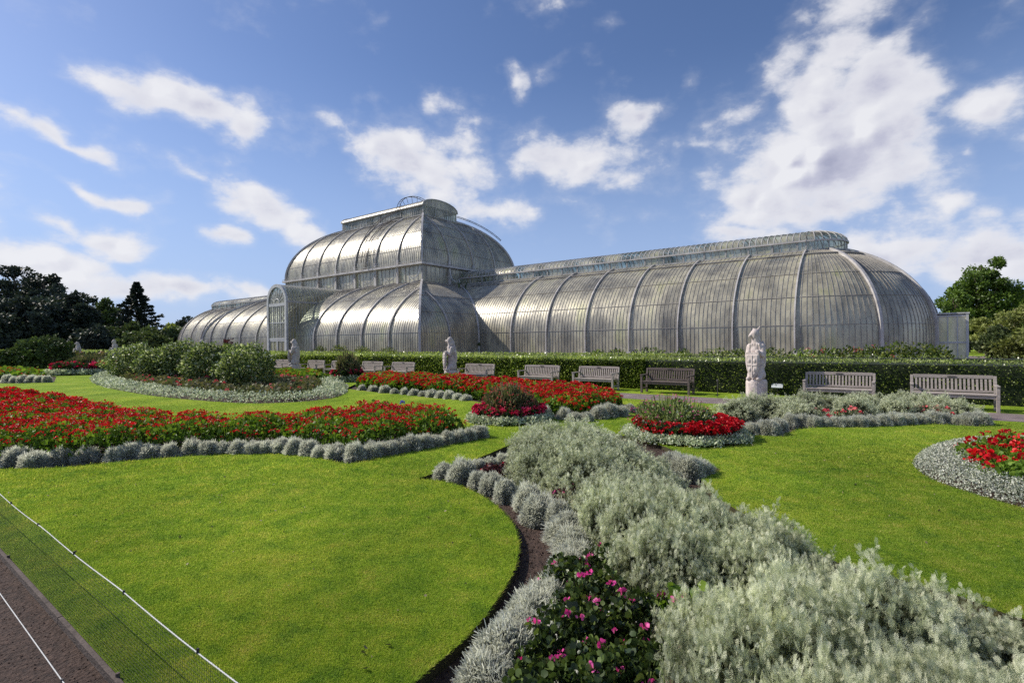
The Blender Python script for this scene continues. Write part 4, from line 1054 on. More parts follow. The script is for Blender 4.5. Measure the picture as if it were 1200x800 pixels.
# ------------------------------------------------------------------ feathery wormwood
def feather():
    V, Fa = [], []
    def lobe(b, t, w, z=0.0):
        b, t = np.array(b, float), np.array(t, float); d = (t-b)/np.linalg.norm(t-b); s_ = np.array([d[1], -d[0]])*w*.58/2
        k = len(V); m = b+(t-b)*.55
        V.extend([[*(b-s_*.5), 0], [*(m+s_), z*.5], [*t, z], [*(m-s_), z*.5]]); Fa.append([k, k+1, k+2, k+3])
    lobe((0, 0), (0, 1), .07)
    for y, L in ((.22, .22), (.36, .32), (.5, .34), (.64, .30), (.78, .22)):
        for sg in (-1, 1):
            lobe((0, y), (sg*L*.8, y+L*.75), .085, .05)
            if L > .28: lobe((sg*L*.35, y+L*.33), (sg*L*.95, y+L*.3), .065, -.03)
    return np.array(V), np.array(Fa)
FEA = feather()
def wormwood_mesh(nshoot, per, leaf, seed):
    "a mound of upright plumes; unit radius and height"
    parts = []
    d = up_unit(nshoot, .02); 
    root = np.zeros((nshoot, 3)); 
    lump = 1+.16*np.sin(d[:, 0]*8+seed)*np.cos(d[:, 1]*7-seed)+.08*np.sin(d[:, 0]*17)*np.sin(d[:, 1]*15+seed)
    tipp = d*lump[:, None]*(.90+.16*rng.random(nshoot))[:, None]
    for i in range(nshoot):
        ax = tipp[i]/np.linalg.norm(tipp[i]); ax = ax+np.array([0, 0, .12])+rng.normal(size=3)*.3; ax /= np.linalg.norm(ax)
        t = rng.random(per)**.7
        pos = tipp[i]-ax*(.22*(1-t))[:, None]+rng.normal(size=(per, 3))*.012
        dd = ax*(.25+.25*t[:, None])+unit(per)*.95
        parts.append(cloud(FEA, pos, dd, leaf*(.75+.4*rng.random(per))*(1-.35*t), rv=np.clip(.0+.75*t**1.4+.5*rng.random(per)**1.3, 0, 1)))  # leaves deeper in the plume coloured darker, painted shade
    n = nshoot*8; d2 = up_unit(n, -.05); parts.append(cloud(LEAF, d2*(.62+.15*rng.random(n))[:, None], d2+unit(n)*.8, leaf*.7*np.ones(n), rv=.15*rng.random(n)))  # inner leaves kept near black to paint the shaded interior
    V, Fa, rv = join(parts); me = npmesh('wormwood', V, Fa, rv); me.materials.append(M['artemisia']); return me
def wmesh(R_, q, seed): return wormwood_mesh(int(150*q), int(19), .105/R_*.72, seed)
WW = [wormwood_mesh(640, 17, .13, k) for k in range(3)]
WWs = [wormwood_mesh(560, 18, .105, 10+k) for k in range(2)]
def wormwood(p, rx, ry, h, label, group=None, src=WW, rz=None):
    o = bpy.data.objects.new('wormwood_bush', src[random.randrange(len(src))]); col.objects.link(o)
    o.location = (p[0], p[1], -.07); o.scale = (rx, ry, h); o.rotation_euler = (0, 0, random.uniform(0, 6.28) if rz is None else rz); tag(o, label, 'shrub', group); return o
# nearest masses: placed on the bed in metres (X right, Y away)
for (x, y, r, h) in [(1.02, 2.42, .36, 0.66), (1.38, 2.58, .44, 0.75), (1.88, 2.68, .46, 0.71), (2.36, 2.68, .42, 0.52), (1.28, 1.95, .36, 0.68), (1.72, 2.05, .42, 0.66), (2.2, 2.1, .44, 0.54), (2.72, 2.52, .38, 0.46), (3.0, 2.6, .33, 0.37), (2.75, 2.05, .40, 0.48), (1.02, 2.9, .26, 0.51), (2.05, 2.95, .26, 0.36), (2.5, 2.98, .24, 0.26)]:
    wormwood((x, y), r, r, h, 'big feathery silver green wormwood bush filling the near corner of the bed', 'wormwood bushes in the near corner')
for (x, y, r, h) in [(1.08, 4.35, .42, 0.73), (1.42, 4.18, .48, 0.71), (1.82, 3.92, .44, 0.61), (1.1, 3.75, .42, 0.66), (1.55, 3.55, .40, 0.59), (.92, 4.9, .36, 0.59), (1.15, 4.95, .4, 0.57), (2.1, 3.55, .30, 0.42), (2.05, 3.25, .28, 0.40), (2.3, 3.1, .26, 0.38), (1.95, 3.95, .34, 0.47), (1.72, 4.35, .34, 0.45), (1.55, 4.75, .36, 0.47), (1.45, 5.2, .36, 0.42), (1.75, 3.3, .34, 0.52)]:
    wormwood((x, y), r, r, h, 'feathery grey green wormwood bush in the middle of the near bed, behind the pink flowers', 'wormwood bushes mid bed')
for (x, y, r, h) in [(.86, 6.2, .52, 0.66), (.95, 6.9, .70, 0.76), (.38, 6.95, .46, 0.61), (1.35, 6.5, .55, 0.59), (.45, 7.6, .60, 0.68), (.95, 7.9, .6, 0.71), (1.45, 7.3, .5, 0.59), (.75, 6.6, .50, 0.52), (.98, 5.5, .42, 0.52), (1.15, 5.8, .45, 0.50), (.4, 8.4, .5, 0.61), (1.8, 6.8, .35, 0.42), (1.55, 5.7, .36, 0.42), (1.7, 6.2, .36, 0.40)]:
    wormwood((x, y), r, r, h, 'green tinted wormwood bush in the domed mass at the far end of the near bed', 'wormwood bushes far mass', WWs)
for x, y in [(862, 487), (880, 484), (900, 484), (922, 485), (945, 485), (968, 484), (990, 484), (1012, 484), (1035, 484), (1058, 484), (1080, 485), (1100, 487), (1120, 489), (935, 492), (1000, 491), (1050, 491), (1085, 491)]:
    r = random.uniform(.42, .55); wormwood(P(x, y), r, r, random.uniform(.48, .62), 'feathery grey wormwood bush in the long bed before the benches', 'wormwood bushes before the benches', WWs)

# ------------------------------------------------------------------ flower heads and flowering plants
def petals(pos, rad, npet=9, size=.5, flat=.75):
    "small clusters of petals round every centre"
    n = len(pos); d = up_unit(n*npet, -.15); rr = np.repeat(rad, npet)
    pp = np.repeat(pos, npet, 0)+d*(rr*.55)[:, None]*np.array([1, 1, flat])
    return cloud(ROUND, pp, d+unit(n*npet)*.55, rr*size*1.5*(.8+.4*rng.random(n*npet)), rv=np.repeat(rng.random(n), npet)*.7+.3*rng.random(n*npet))
def flowerbed(name, poly, inset, hgt, nleaf, nflower, label, fmat='red', lmat='geranium', leaf=.055, frad=.030, cat='flower bed', fl='flower_heads'):
    pts = fill(poly, nleaf, inset); d = polydist(pts, poly)
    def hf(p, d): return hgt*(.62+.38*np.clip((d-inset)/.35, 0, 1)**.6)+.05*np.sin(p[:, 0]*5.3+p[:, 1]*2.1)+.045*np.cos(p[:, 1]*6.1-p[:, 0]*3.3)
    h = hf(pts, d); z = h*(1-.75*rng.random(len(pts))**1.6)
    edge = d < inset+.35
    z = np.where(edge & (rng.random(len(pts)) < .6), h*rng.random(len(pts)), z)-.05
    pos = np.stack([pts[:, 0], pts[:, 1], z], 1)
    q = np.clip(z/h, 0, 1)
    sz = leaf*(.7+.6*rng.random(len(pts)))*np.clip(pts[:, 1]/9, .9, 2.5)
    V, Fa, rv = cloud(ROUND, pos, unit(len(pts))*.9+np.array([0, -.2, .7]), sz, rv=np.clip(q*.6+.4*rng.random(len(pts)), 0, 1))  # lower leaves get darker tones, occlusion shade put into the colour
    o = link(name, npmesh(name, V, Fa, rv), M[lmat]); tag(o, label, cat, kind='stuff')
    pf = fill(poly, nflower, inset-.02); df = polydist(pf, poly)
    pf_z = hf(pf, df)+.02+.05*rng.random(len(pf)); drop = rng.random(len(pf)) < np.where(df < inset+.35, .35, .08); pf_z = np.where(drop, pf_z*(.55+.4*rng.random(len(pf))), pf_z)-.03
    pos = np.stack([pf[:, 0], pf[:, 1], pf_z], 1); rad = frad*(.7+.6*rng.random(len(pf)))*np.clip(pf[:, 1]/11, .9, 1.8)
    V, Fa, rv = petals(pos, rad)
    f = link(fl, npmesh(fl, V, Fa, rv), M[fmat], o); f['kind'] = 'stuff'
    # stalks
    m = len(pos); V, Fa, rv = cloud(SPIKE, pos-np.array([0, 0, .16]), np.tile([0., 0, 1], (m, 1))+unit(m)*.12, np.full(m, .16))
    g = link('flower_stalks', npmesh('flower_stalks', V, Fa, rv), M[lmat], o); g['kind'] = 'stuff'
    return o
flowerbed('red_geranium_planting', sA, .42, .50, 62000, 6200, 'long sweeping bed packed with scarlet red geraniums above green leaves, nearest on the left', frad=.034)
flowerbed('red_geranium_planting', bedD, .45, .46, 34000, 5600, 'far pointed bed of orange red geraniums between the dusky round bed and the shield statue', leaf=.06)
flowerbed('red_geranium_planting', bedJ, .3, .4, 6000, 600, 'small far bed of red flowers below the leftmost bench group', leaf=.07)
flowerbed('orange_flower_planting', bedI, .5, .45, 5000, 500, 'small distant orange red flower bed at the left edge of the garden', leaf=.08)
# a lone blue flower spike sticking out of the red bed
def bluef():
    p = P(472, 502); m = MB(); m.tube([(p[0], p[1], .1), (p[0], p[1], .52)], .006, 5); 
    o = m.build('blue_flower', M['geranium'])
    V, Fa, rv = petals(np.array([[p[0], p[1], .56]]), np.array([.05]), 22); link('petals', npmesh('petals', V, Fa, rv), solid('blue_petal', (.15, .15, .5), (.3, .3, .7), 20, .6, 0), o)
    tag(o, 'single violet blue flower poking out of the long scarlet bed', 'flower')
bluef()

def roundbed(c, r, label, fmat, bush_r, bush_h, ring_h=.22, bushmat='salvia', nb=9000, tips=None, ringmat='silver', tier=None, shift=(0, 0)):
    "low silver edging ring, a tier of bright begonias, a loose taller clump in the middle"
    c3 = np.array([c[0], c[1], -.05])
    def disc(n, r0, r1):
        a = rng.random(n)*2*math.pi; q = np.sqrt(r0*r0+(r1*r1-r0*r0)*rng.random(n)); return np.stack([q*np.cos(a), q*np.sin(a)], 1), a, q
    k = max(1.0, c[1]/9)
    p, a, q = disc(int(9000), r*.76, r*1.02); p = p*(1+.05*np.sin(a*7+1)+.03*np.sin(a*17)+.03*rng.normal(size=len(a)))[:, None]; z = ring_h*(1-((q/r-.88)/.2)**2)*(.55+.45*rng.random(len(q)))
    V, Fa, rv = cloud(LEAF, np.stack([p[:, 0], p[:, 1], np.maximum(z, .01)], 1)+c3, unit(len(q))+np.array([0, 0, .4]), .045*k*(.7+.6*rng.random(len(q))))
    e = link('silver_edging', npmesh('silver_edging', V, Fa, rv), M[ringmat]); tag(e, label[0], 'edging plants', kind='stuff')
    p, a, q = disc(6500, r*.45, r*.82); hh = tier or .34; z = hh*(.35+.65*rng.random(len(q)))
    V, Fa, rv = cloud(ROUND, np.stack([p[:, 0], p[:, 1], z], 1)+c3, unit(len(q))+np.array([0, 0, .4]), .055*k*(.7+.5*rng.random(len(q))), rv=rng.random(len(q))*.8)
    b = link('begonia_planting', npmesh('begonia_planting', V, Fa, rv), M['rose']); tag(b, label[1], 'flowers', kind='stuff')
    p, a, q = disc(330 if k < 1.5 else 90, r*.55, r*.88); z = hh*(.62+.5*rng.random(len(q)))
    V, Fa, rv = petals(np.stack([p[:, 0], p[:, 1], z], 1)+c3, .042*k*(.7+.6*rng.random(len(q))), 11)
    link('flower_heads', npmesh('flower_heads', V, Fa, rv), M[fmat], b)['kind'] = 'stuff'
    n = nb; d = up_unit(n, -.1); rr = (.45+.55*rng.random(n)**.6); sc = np.array([bush_r, bush_r, bush_h*.72])
    pos = d*rr[:, None]*sc*(1+.12*np.sin(d[:, :1]*9))+np.array([shift[0], shift[1], bush_h*.30])+c3
    V, Fa, rv = cloud(LEAF, pos, d*.7+unit(n)*.7+np.array([0, 0, .5]), .05*k*(.6+.8*rng.random(n)))
    parts = [(V, Fa, rv)]
    m = 260; dd = up_unit(m, .15); base = dd*sc*.8+np.array([shift[0], shift[1], bush_h*.30])+c3
    parts.append(cloud(SPIKE, base, dd*.5+np.array([0, 0, 1.0])+unit(m)*.2, bush_h*(.25+.2*rng.random(m)), rv=.5+.4*rng.random(m)))
    V, Fa, rv = join(parts)
    s_ = link('salvia_clump', npmesh('salvia_clump', V, Fa, rv), M[bushmat]); tag(s_, label[2], 'shrub')
    if tips:
        m = 160; dd = up_unit(m, .1); base = dd*sc*1.05+np.array([shift[0], shift[1], bush_h*.40])+c3+np.array([0, 0, 1])*(.08*rng.random(m))[:, None]
        V, Fa, rv = petals(base, .016*k*np.ones(m), 5); link('blossoms', npmesh('blossoms', V, Fa, rv), M[tips], s_)['kind'] = 'stuff'
roundbed(cE, rE, ['silver green edging ring round the dusky pink topped round bed', 'hot pink begonias ringing the dusky red green clump', 'dusky red green salvia clump in the centre round bed, left of the orange red flowers'], 'rosered', rE*.66, .75, tips='salmon')
roundbed(cF, rF, ['silver edging ring round the bed with bright crimson begonias', 'bright crimson begonias in the round bed before the dark bench', 'loose green salvia clump with thin pink spikes above the crimson begonias'], 'crimson', rF*.72, .66, bushmat='shrub', tips='pink', shift=(-.2, .25))
roundbed(cK, rK, ['silver edging of the small far round bed near the tilted left statue', 'deep pink begonias in the small far round bed', 'dark purplish salvia clump in the small far round bed'], 'rosered', rK*.7, 1.2, nb=3000, ring_h=.3, tier=.5)
roundbed(cL, rL, ['silver edging of the far left pink round bed', 'hot pink begonias of the far left round bed', 'brownish green clump behind the far left pink begonias'], 'rosered', rL*.6, 1.1, nb=3000, ring_h=.35, tier=.7)
# bed F's crimson faces the viewer strongly: extra heads towards the near right
def crimson_front():
    n = 150; a = rng.uniform(-1.9, .35, n); q = rF*(.62+.28*rng.random(n)); z = .30+.10*rng.random(n)-(q/rF-.62)*.3
    V, Fa, rv = petals(np.stack([cF[0]+q*np.cos(a), cF[1]+q*np.sin(a), z], 1), .05*(.7+.5*rng.random(n)), 14)
    o = link('crimson_begonia_planting', npmesh('crimson_begonia_planting', V, Fa, rv), M['crimson']); tag(o, 'dense crimson begonia heads on the near side of the round bed before the dark bench', 'flowers', kind='stuff')
crimson_front()
def band(name, poly, r_in, hgt, n, size, mat, label, cat='edging plants', T=LEAF, near=None):
    p = fill(poly, n*2); d = polydist(p, poly); p = p[d < r_in]; d = d[d < r_in]; p, d = p[:n], d[:n]
    t = d/r_in; z = hgt*np.sqrt(np.clip(1-(1-np.clip(t*1.5, 0, 1))**2, 0, 1))*(.4+.6*rng.random(len(p)))-.03
    V, Fa, rv = cloud(T, np.stack([p[:, 0], p[:, 1], z], 1), unit(len(p))+np.array([0, 0, .4]), size*(.6+.7*rng.random(len(p)))*np.clip(p[:, 1]/12, .75, 2))
    return tag(link(name, npmesh(name, V, Fa, rv), M[mat]), label, cat, kind='stuff')
band('silver_edging', sC, .95, .30, 30000, .055, 'silver', 'wide band of variegated silver green edging plants round the oval bed of tall bushes')
flowerbed('pink_flower_planting', sC, 1.0, .34, 16000, 170, 'sparse salmon pink flowers between the silver band and the tall green bushes', 'salmon', lmat='salvia', leaf=.05, frad=.035)
band('white_edging', sH, .62, .24, 42000, .034, 'white', 'band of tiny white flowered edging plants round the bed cut by the right edge')
flowerbed('red_geranium_planting', sH, .48, .30, 9000, 150, 'bright green geraniums with big scarlet heads in the bed cut by the right edge', leaf=.05, frad=.06)

# dark leaved pink flowered plants in the near bed
def rosebush(p, r, h, n, nfl, label, group=None, mat='rose', fmat='pink', leaf=.034, frad=.017):
    d = up_unit(n, -.1); rr = .5+.5*rng.random(n)**.5; lump = 1+.15*np.sin(d[:, 0]*5)*np.cos(d[:, 1]*7)
    pos = d*(rr*lump)[:, None]*np.array([r, r, h*.8])+np.array([0, 0, h*.15])
    V, Fa, rv = cloud(ROUND, pos, d*.5+unit(n)*.8+np.array([0, 0, .35]), leaf*(.6+.7*rng.random(n)))
    o = link('pink_flowered_bush', npmesh('pink_flowered_bush', V, Fa, rv), M[mat]); o.location = (p[0], p[1], -.06); tag(o, label, 'flowering plant', group)
    k = max(1, nfl); d = up_unit(k, .25); base = d*np.array([r, r, h*.8])*1.02+np.array([0, 0, h*.18])
    for q in range(k):
        V, Fa, rv = petals(base[q:q+1], np.array([frad*(.8+.6*rng.random())]), 9, .7); link('flower_head', npmesh('flower_head', V, Fa, rv), M[fmat], o)
    m = MB(); m.tube([(0, 0, 0), (0, 0, h*.5)], .012, 5)
    for a in range(6): m.tube([(0, 0, .05), (r*.6*math.cos(a), r*.6*math.sin(a), h*.6)], .006, 4)
    m.build('stems', M['core'], o)
    return o
for i, (x, y, r, h, nf) in enumerate([(.30, 3.05, .30, .36, 5), (.62, 3.15, .30, .38, 6), (.45, 2.68, .30, .34, 5), (.70, 2.72, .26, .34, 3), (.15, 2.60, .26, .30, 3), (.42, 2.32, .26, .30, 4), (.18, 2.2, .2, .26, 1), (.12, 2.95, .2, .25, 2), (.72, 2.45, .2, .28, 1), (.55, 3.5, .28, .38, 5), (.95, 2.55, .26, .36, 4), (.78, 2.2, .26, .34, 4), (.98, 2.05, .24, .34, 3), (.62, 2.05, .22, .3, 2), (.85, 3.25, .25, .33, 2), (.42, 3.9, .24, .30, 2)]):
    rosebush((x, y), r, h, 1900, nf+4, 'dark glossy leaved bush with scattered bright pink flowers before the big wormwood', 'dark pink flowered bushes in the near bed')
rosebush((.70, 4.05), .22, .34, 600, 3, 'small dark bush with pink flowers between the middle wormwood and silver row')
rosebush(P(668, 590), .22, .28, 500, 6, 'small bronze leaved plant with rose pink flowers beside the curved silver row', mat='purple_leaf')
rosebush(P(655, 572), .25, .2, 400, 4, 'flat dark plant with pink blossoms at the near foot of the domed wormwood', mat='rose')
for x, y in ((578, 553), (594, 551), (608, 550)): rosebush(P(x, y), .2, .16, 350, 2, 'low bronze plant with few pink flowers inside the short silver rows', 'low bronze plants', mat='purple_leaf', fmat='salmon')
for x, y in ((962, 494), (985, 495), (1000, 495), (1075, 492), (1088, 492), (1103, 493)): rosebush(P(x, y), .22, .38, 160, 5, 'salmon pink flowers between wormwood and silver row by the benches', 'salmon flowers before the benches', fmat='salmon', frad=.035)
rosebush((1.02, 3.15), .2, .42, 300, 2, 'bright green leafy sprig among the dark pink flowered bushes', mat='geranium', leaf=.05)
# pink heads among the middle wormwood
# tall leafy bushes of the oval bed
def tallbush(px, py, hw, top, mat, label, n=5200, leaf=.13, group=None):
    p = P(px, py); Z = p[1]; r = hw/F*Z; hz_ = 401-(px-600)*KR; h = H+(hz_-top)*Z/F
    d = up_unit(n, -.85); lump = 1+.16*np.sin(d[:, 0]*6+px)*np.cos(d[:, 2]*7+px)+.1*np.sin(d[:, 1]*9)
    rr = .5+.5*rng.random(n)**.5
    pos = d*(rr*lump)[:, None]*np.array([r, r, h*.52])+np.array([0, 0, h*.5])
    V, Fa, rv = cloud(LEAF, pos, d*.6+unit(n)*.8, leaf*(.6+.8*rng.random(n)))
    o = link('tall_bush', npmesh('tall_bush', V, Fa, rv), M[mat]); o.location = (p[0], p[1], -.05); tag(o, label, 'bush', group)
    m = MB()
    for a in range(9):
        t = a*.7+px; m.tube([(0, 0, 0), (r*.3*math.cos(t), r*.3*math.sin(t), h*.4), (r*.7*math.cos(t), r*.7*math.sin(t), h*.85)], [.03, .02, .008], 5)
    m.build('stems', M['bark'], o)
    k = 26; dd = up_unit(k, .0); V, Fa, rv = petals(dd*np.array([r, r, h*.52])*1.0+np.array([0, 0, h*.5]), np.full(k, .05), 8)
    link('blossoms', npmesh('blossoms', V, Fa, rv), M['white'], o)
tallbush(157, 444, 28, 404, 'shrub', 'leftmost tall leafy bush of the oval silver edged bed')
tallbush(185, 447, 22, 408, 'shrub', 'lower bush second from left in the oval silver edged bed')
tallbush(210, 447, 24, 400, 'shrub', 'tall bush with reddish tips third from left in the oval bed')
tallbush(243, 451, 25, 402, 'shrub', 'dark glossy bush in the middle right of the oval silver edged bed')
tallbush(272, 449, 20, 403, 'shrub', 'bush partly hidden behind the nearest right bush of the oval bed')
tallbush(289, 457, 30, 405, 'shrub', 'rounded right end bush of the oval bed, nearest to the camera', 6500, .11)
tallbush(50, 431, 27, 396, 'tree_mid', 'large round green bush standing alone near the left edge', 5200, .3)
tallbush(12, 432, 12, 410, 'tree_mid', 'small green bush at the far left edge', 1500, .3)
tallbush(268, 440, 10, 399, 'purple_leaf', 'small dark red leaved shrub top behind the oval bed', 900, .2)
for x in (306, 322): tallbush(x, 420, 7, 398, 'purple_leaf', 'small dark purple shrub standing before the porch door', 700, .2, 'purple shrubs before the porch')
for x in (75, 88, 112, 128, 142): tallbush(x, 427, 14, 413, 'salvia', 'far low brownish flower clump near the two distant statues', 700, .3, 'far brownish clumps')

# ------------------------------------------------------------------ benches
def make_bench(dark=False):
    w = M['wooddark'] if dark else M['wood']
    root = empty('garden_bench')
    L = 1.75
    for x in (-L/2+.035, L/2-.035):
        m = MB(); m.box(x-.035, x+.035, .19, .26, 0, .62); m.build('leg', w, root, bevel=.004)
        m = MB(); m.bar((x, -.25, .0), (x, -.25, .42), .07, .07, up=(0, 1, 0)); m.bar((x, -.25, .42), (x, -.34, .86), .065, .06, up=(0, 1, 0)); m.build('leg', w, root, bevel=.004)
        m = MB(); m.bar((x, .29, .64), (x, -.29, .64), .075, .035); m.build('armrest', w, root, bevel=.004)
        m = MB(); m.bar((x, .22, .16), (x, -.24, .16), .04, .05); m.build('side_rail', w, root)
    m = MB()
    for y in (.23, .145, .06, -.025, -.11, -.195): m.box(-L/2+.06, L/2-.06, y-.034, y+.034, .405, .43)
    m.build('seat', w, root, bevel=.003)
    m = MB(); m.box(-L/2+.07, L/2-.07, .20, .235, .33, .40); m.box(-L/2+.07, L/2-.07, -.25, -.215, .33, .40); m.build('seat_rail', w, root)
    m = MB(); n = 19
    for i in range(n):
        x = -L/2+.13+(L-.26)*i/(n-1); m.bar((x, -.262, .47), (x, -.332, .80), .045, .018, up=(0, 1, 0))
    m.bar((-L/2+.07, -.256, .475), (L/2-.07, -.256, .475), .045, .05)
    b = m.build('backrest', w, root)
    MB().bar((-L/2+.07, -.335, .835), (L/2-.07, -.335, .835), .05, .085).build('top_rail', w, root, bevel=.005)
    MB().box(-.09, .09, -.306, -.300, .815, .845).build('nameplate', M['darkiron'], root)
    return root
BENCH = [(1116, 17.65, 1, 'rightmost pale teak bench, half seen before the hedge near the right edge', 0), (982, 17.75, 1, 'pale teak bench second from the right, just right of the tall shield statue', 0),
         (781, 18.0, 1, 'dark brown teak bench with wide slats between the shield statue and the orange red flowers', 1), (697, 18.15, 1, 'bright weathered bench standing just left of the dark brown bench', 0),
         (630, 18.2, 1, 'weathered bench third to the right of the bear like statue, above the red flowers', 0), (557, 18.25, 1, 'weathered bench immediately right of the middle statue', 0),
         (467, 18.3, 1, 'weathered bench to the left of the middle statue, nearest to it on that side', 0), (431, 18.3, 1, 'grey bench second to the left of the middle statue', 0),
         (394, 18.3, 1, 'small far bench third to the left of the middle statue', 0), (365, 18.3, 1, 'small far bench just right of the tilted left statue', 0), (326, 18.3, 1, 'distant pale bench just left of the tilted left statue', 0)]
pale = make_bench(False); darkb = make_bench(True); used = [False]
for x, b_, _, lab, dk in BENCH:
    if dk: o = darkb
    else:
        o = pale if not used[0] else copy_tree(pale); used[0] = True
    p = SB(s_at(x, b_), b_)
    o.location = (p[0], p[1], 0); o.rotation_euler = (0, 0, ROT+math.pi); tag(o, lab, 'bench', 'teak benches facing the parterre along the hedge')
# distant pale furniture glimpsed on the far left
for x in (108, 118):
    p = SB(s_at(x, 18.3), 18.3); o = copy_tree(pale); o.location = (p[0], p[1], 0); tag(o, 'tiny distant bench between the two far left statues', 'bench', 'distant benches between the far statues')

# ------------------------------------------------------------------ statues: one continuous carved body on a drum
def blobbody(name, parts, mat, parent, voxel=.022, smooth=2):
    bm = bmesh.new()
    for kind, *a in parts:
        if kind == 'e':
            c, r, rot = a[0], a[1], (a[2] if len(a) > 2 else (0, 0, 0))
            res = bmesh.ops.create_icosphere(bm, subdivisions=3, radius=1)
            mt = Matrix.Translation(c) @ (Matrix.Rotation(rot[2], 4, 'Z') @ Matrix.Rotation(rot[1], 4, 'Y') @ Matrix.Rotation(rot[0], 4, 'X')) @ Matrix.Diagonal((*r, 1))
            bmesh.ops.transform(bm, matrix=mt, verts=res['verts'])
        elif kind == 'c':     # tapered limb from p to q
            p, q, r1, r2 = Vector(a[0]), Vector(a[1]), a[2], a[3]; d = q-p
            res = bmesh.ops.create_cone(bm, cap_ends=True, segments=16, radius1=r1, radius2=r2, depth=d.length)
            bmesh.ops.transform(bm, matrix=Matrix.Translation((p+q)/2) @ d.to_track_quat('Z', 'Y').to_matrix().to_4x4(), verts=res['verts'])
            for c_, r_ in ((p, r1), (q, r2)):
                res = bmesh.ops.create_icosphere(bm, subdivisions=2, radius=max(r_, .01)); bmesh.ops.transform(bm, matrix=Matrix.Translation(c_), verts=res['verts'])
        elif kind == 'p':     # prism from outline in x,z, thickness along y
            pts, y0_, y1_ = a; vs0 = [bm.verts.new((x, y0_, z)) for x, z in pts]; vs1 = [bm.verts.new((x, y1_, z)) for x, z in pts]
            bm.faces.new(vs0); bm.faces.new(vs1[::-1])
            for i in range(len(pts)): bm.faces.new((vs0[i], vs1[i], vs1[(i+1) % len(pts)], vs0[(i+1) % len(pts)]))
    bmesh.ops.recalc_face_normals(bm, faces=bm.faces)
    me = bpy.data.meshes.new(name); bm.to_mesh(me); bm.free()
    o = bpy.data.objects.new(name, me); col.objects.link(o)
    m = o.modifiers.new('r', 'REMESH'); m.mode = 'VOXEL'; m.voxel_size = voxel
    m = o.modifiers.new('s', 'SMOOTH'); m.factor = .5; m.iterations = smooth
    dg = bpy.context.evaluated_depsgraph_get(); dg.update()
    me2 = bpy.data.meshes.new_from_object(o.evaluated_get(dg)); o.modifiers.clear(); o.data = me2
    me2.name = name; me2.materials.clear(); me2.materials.append(mat); me2.polygons.foreach_set('use_smooth', [True]*len(me2.polygons))
    if parent is not None: o.parent = parent
    return o
SHIELD = [(-.23, .40), (.23, .40), (.235, .1), (.19, -.12), (.10, -.29), (0, -.40), (-.10, -.29), (-.19, -.12), (-.235, .1)]
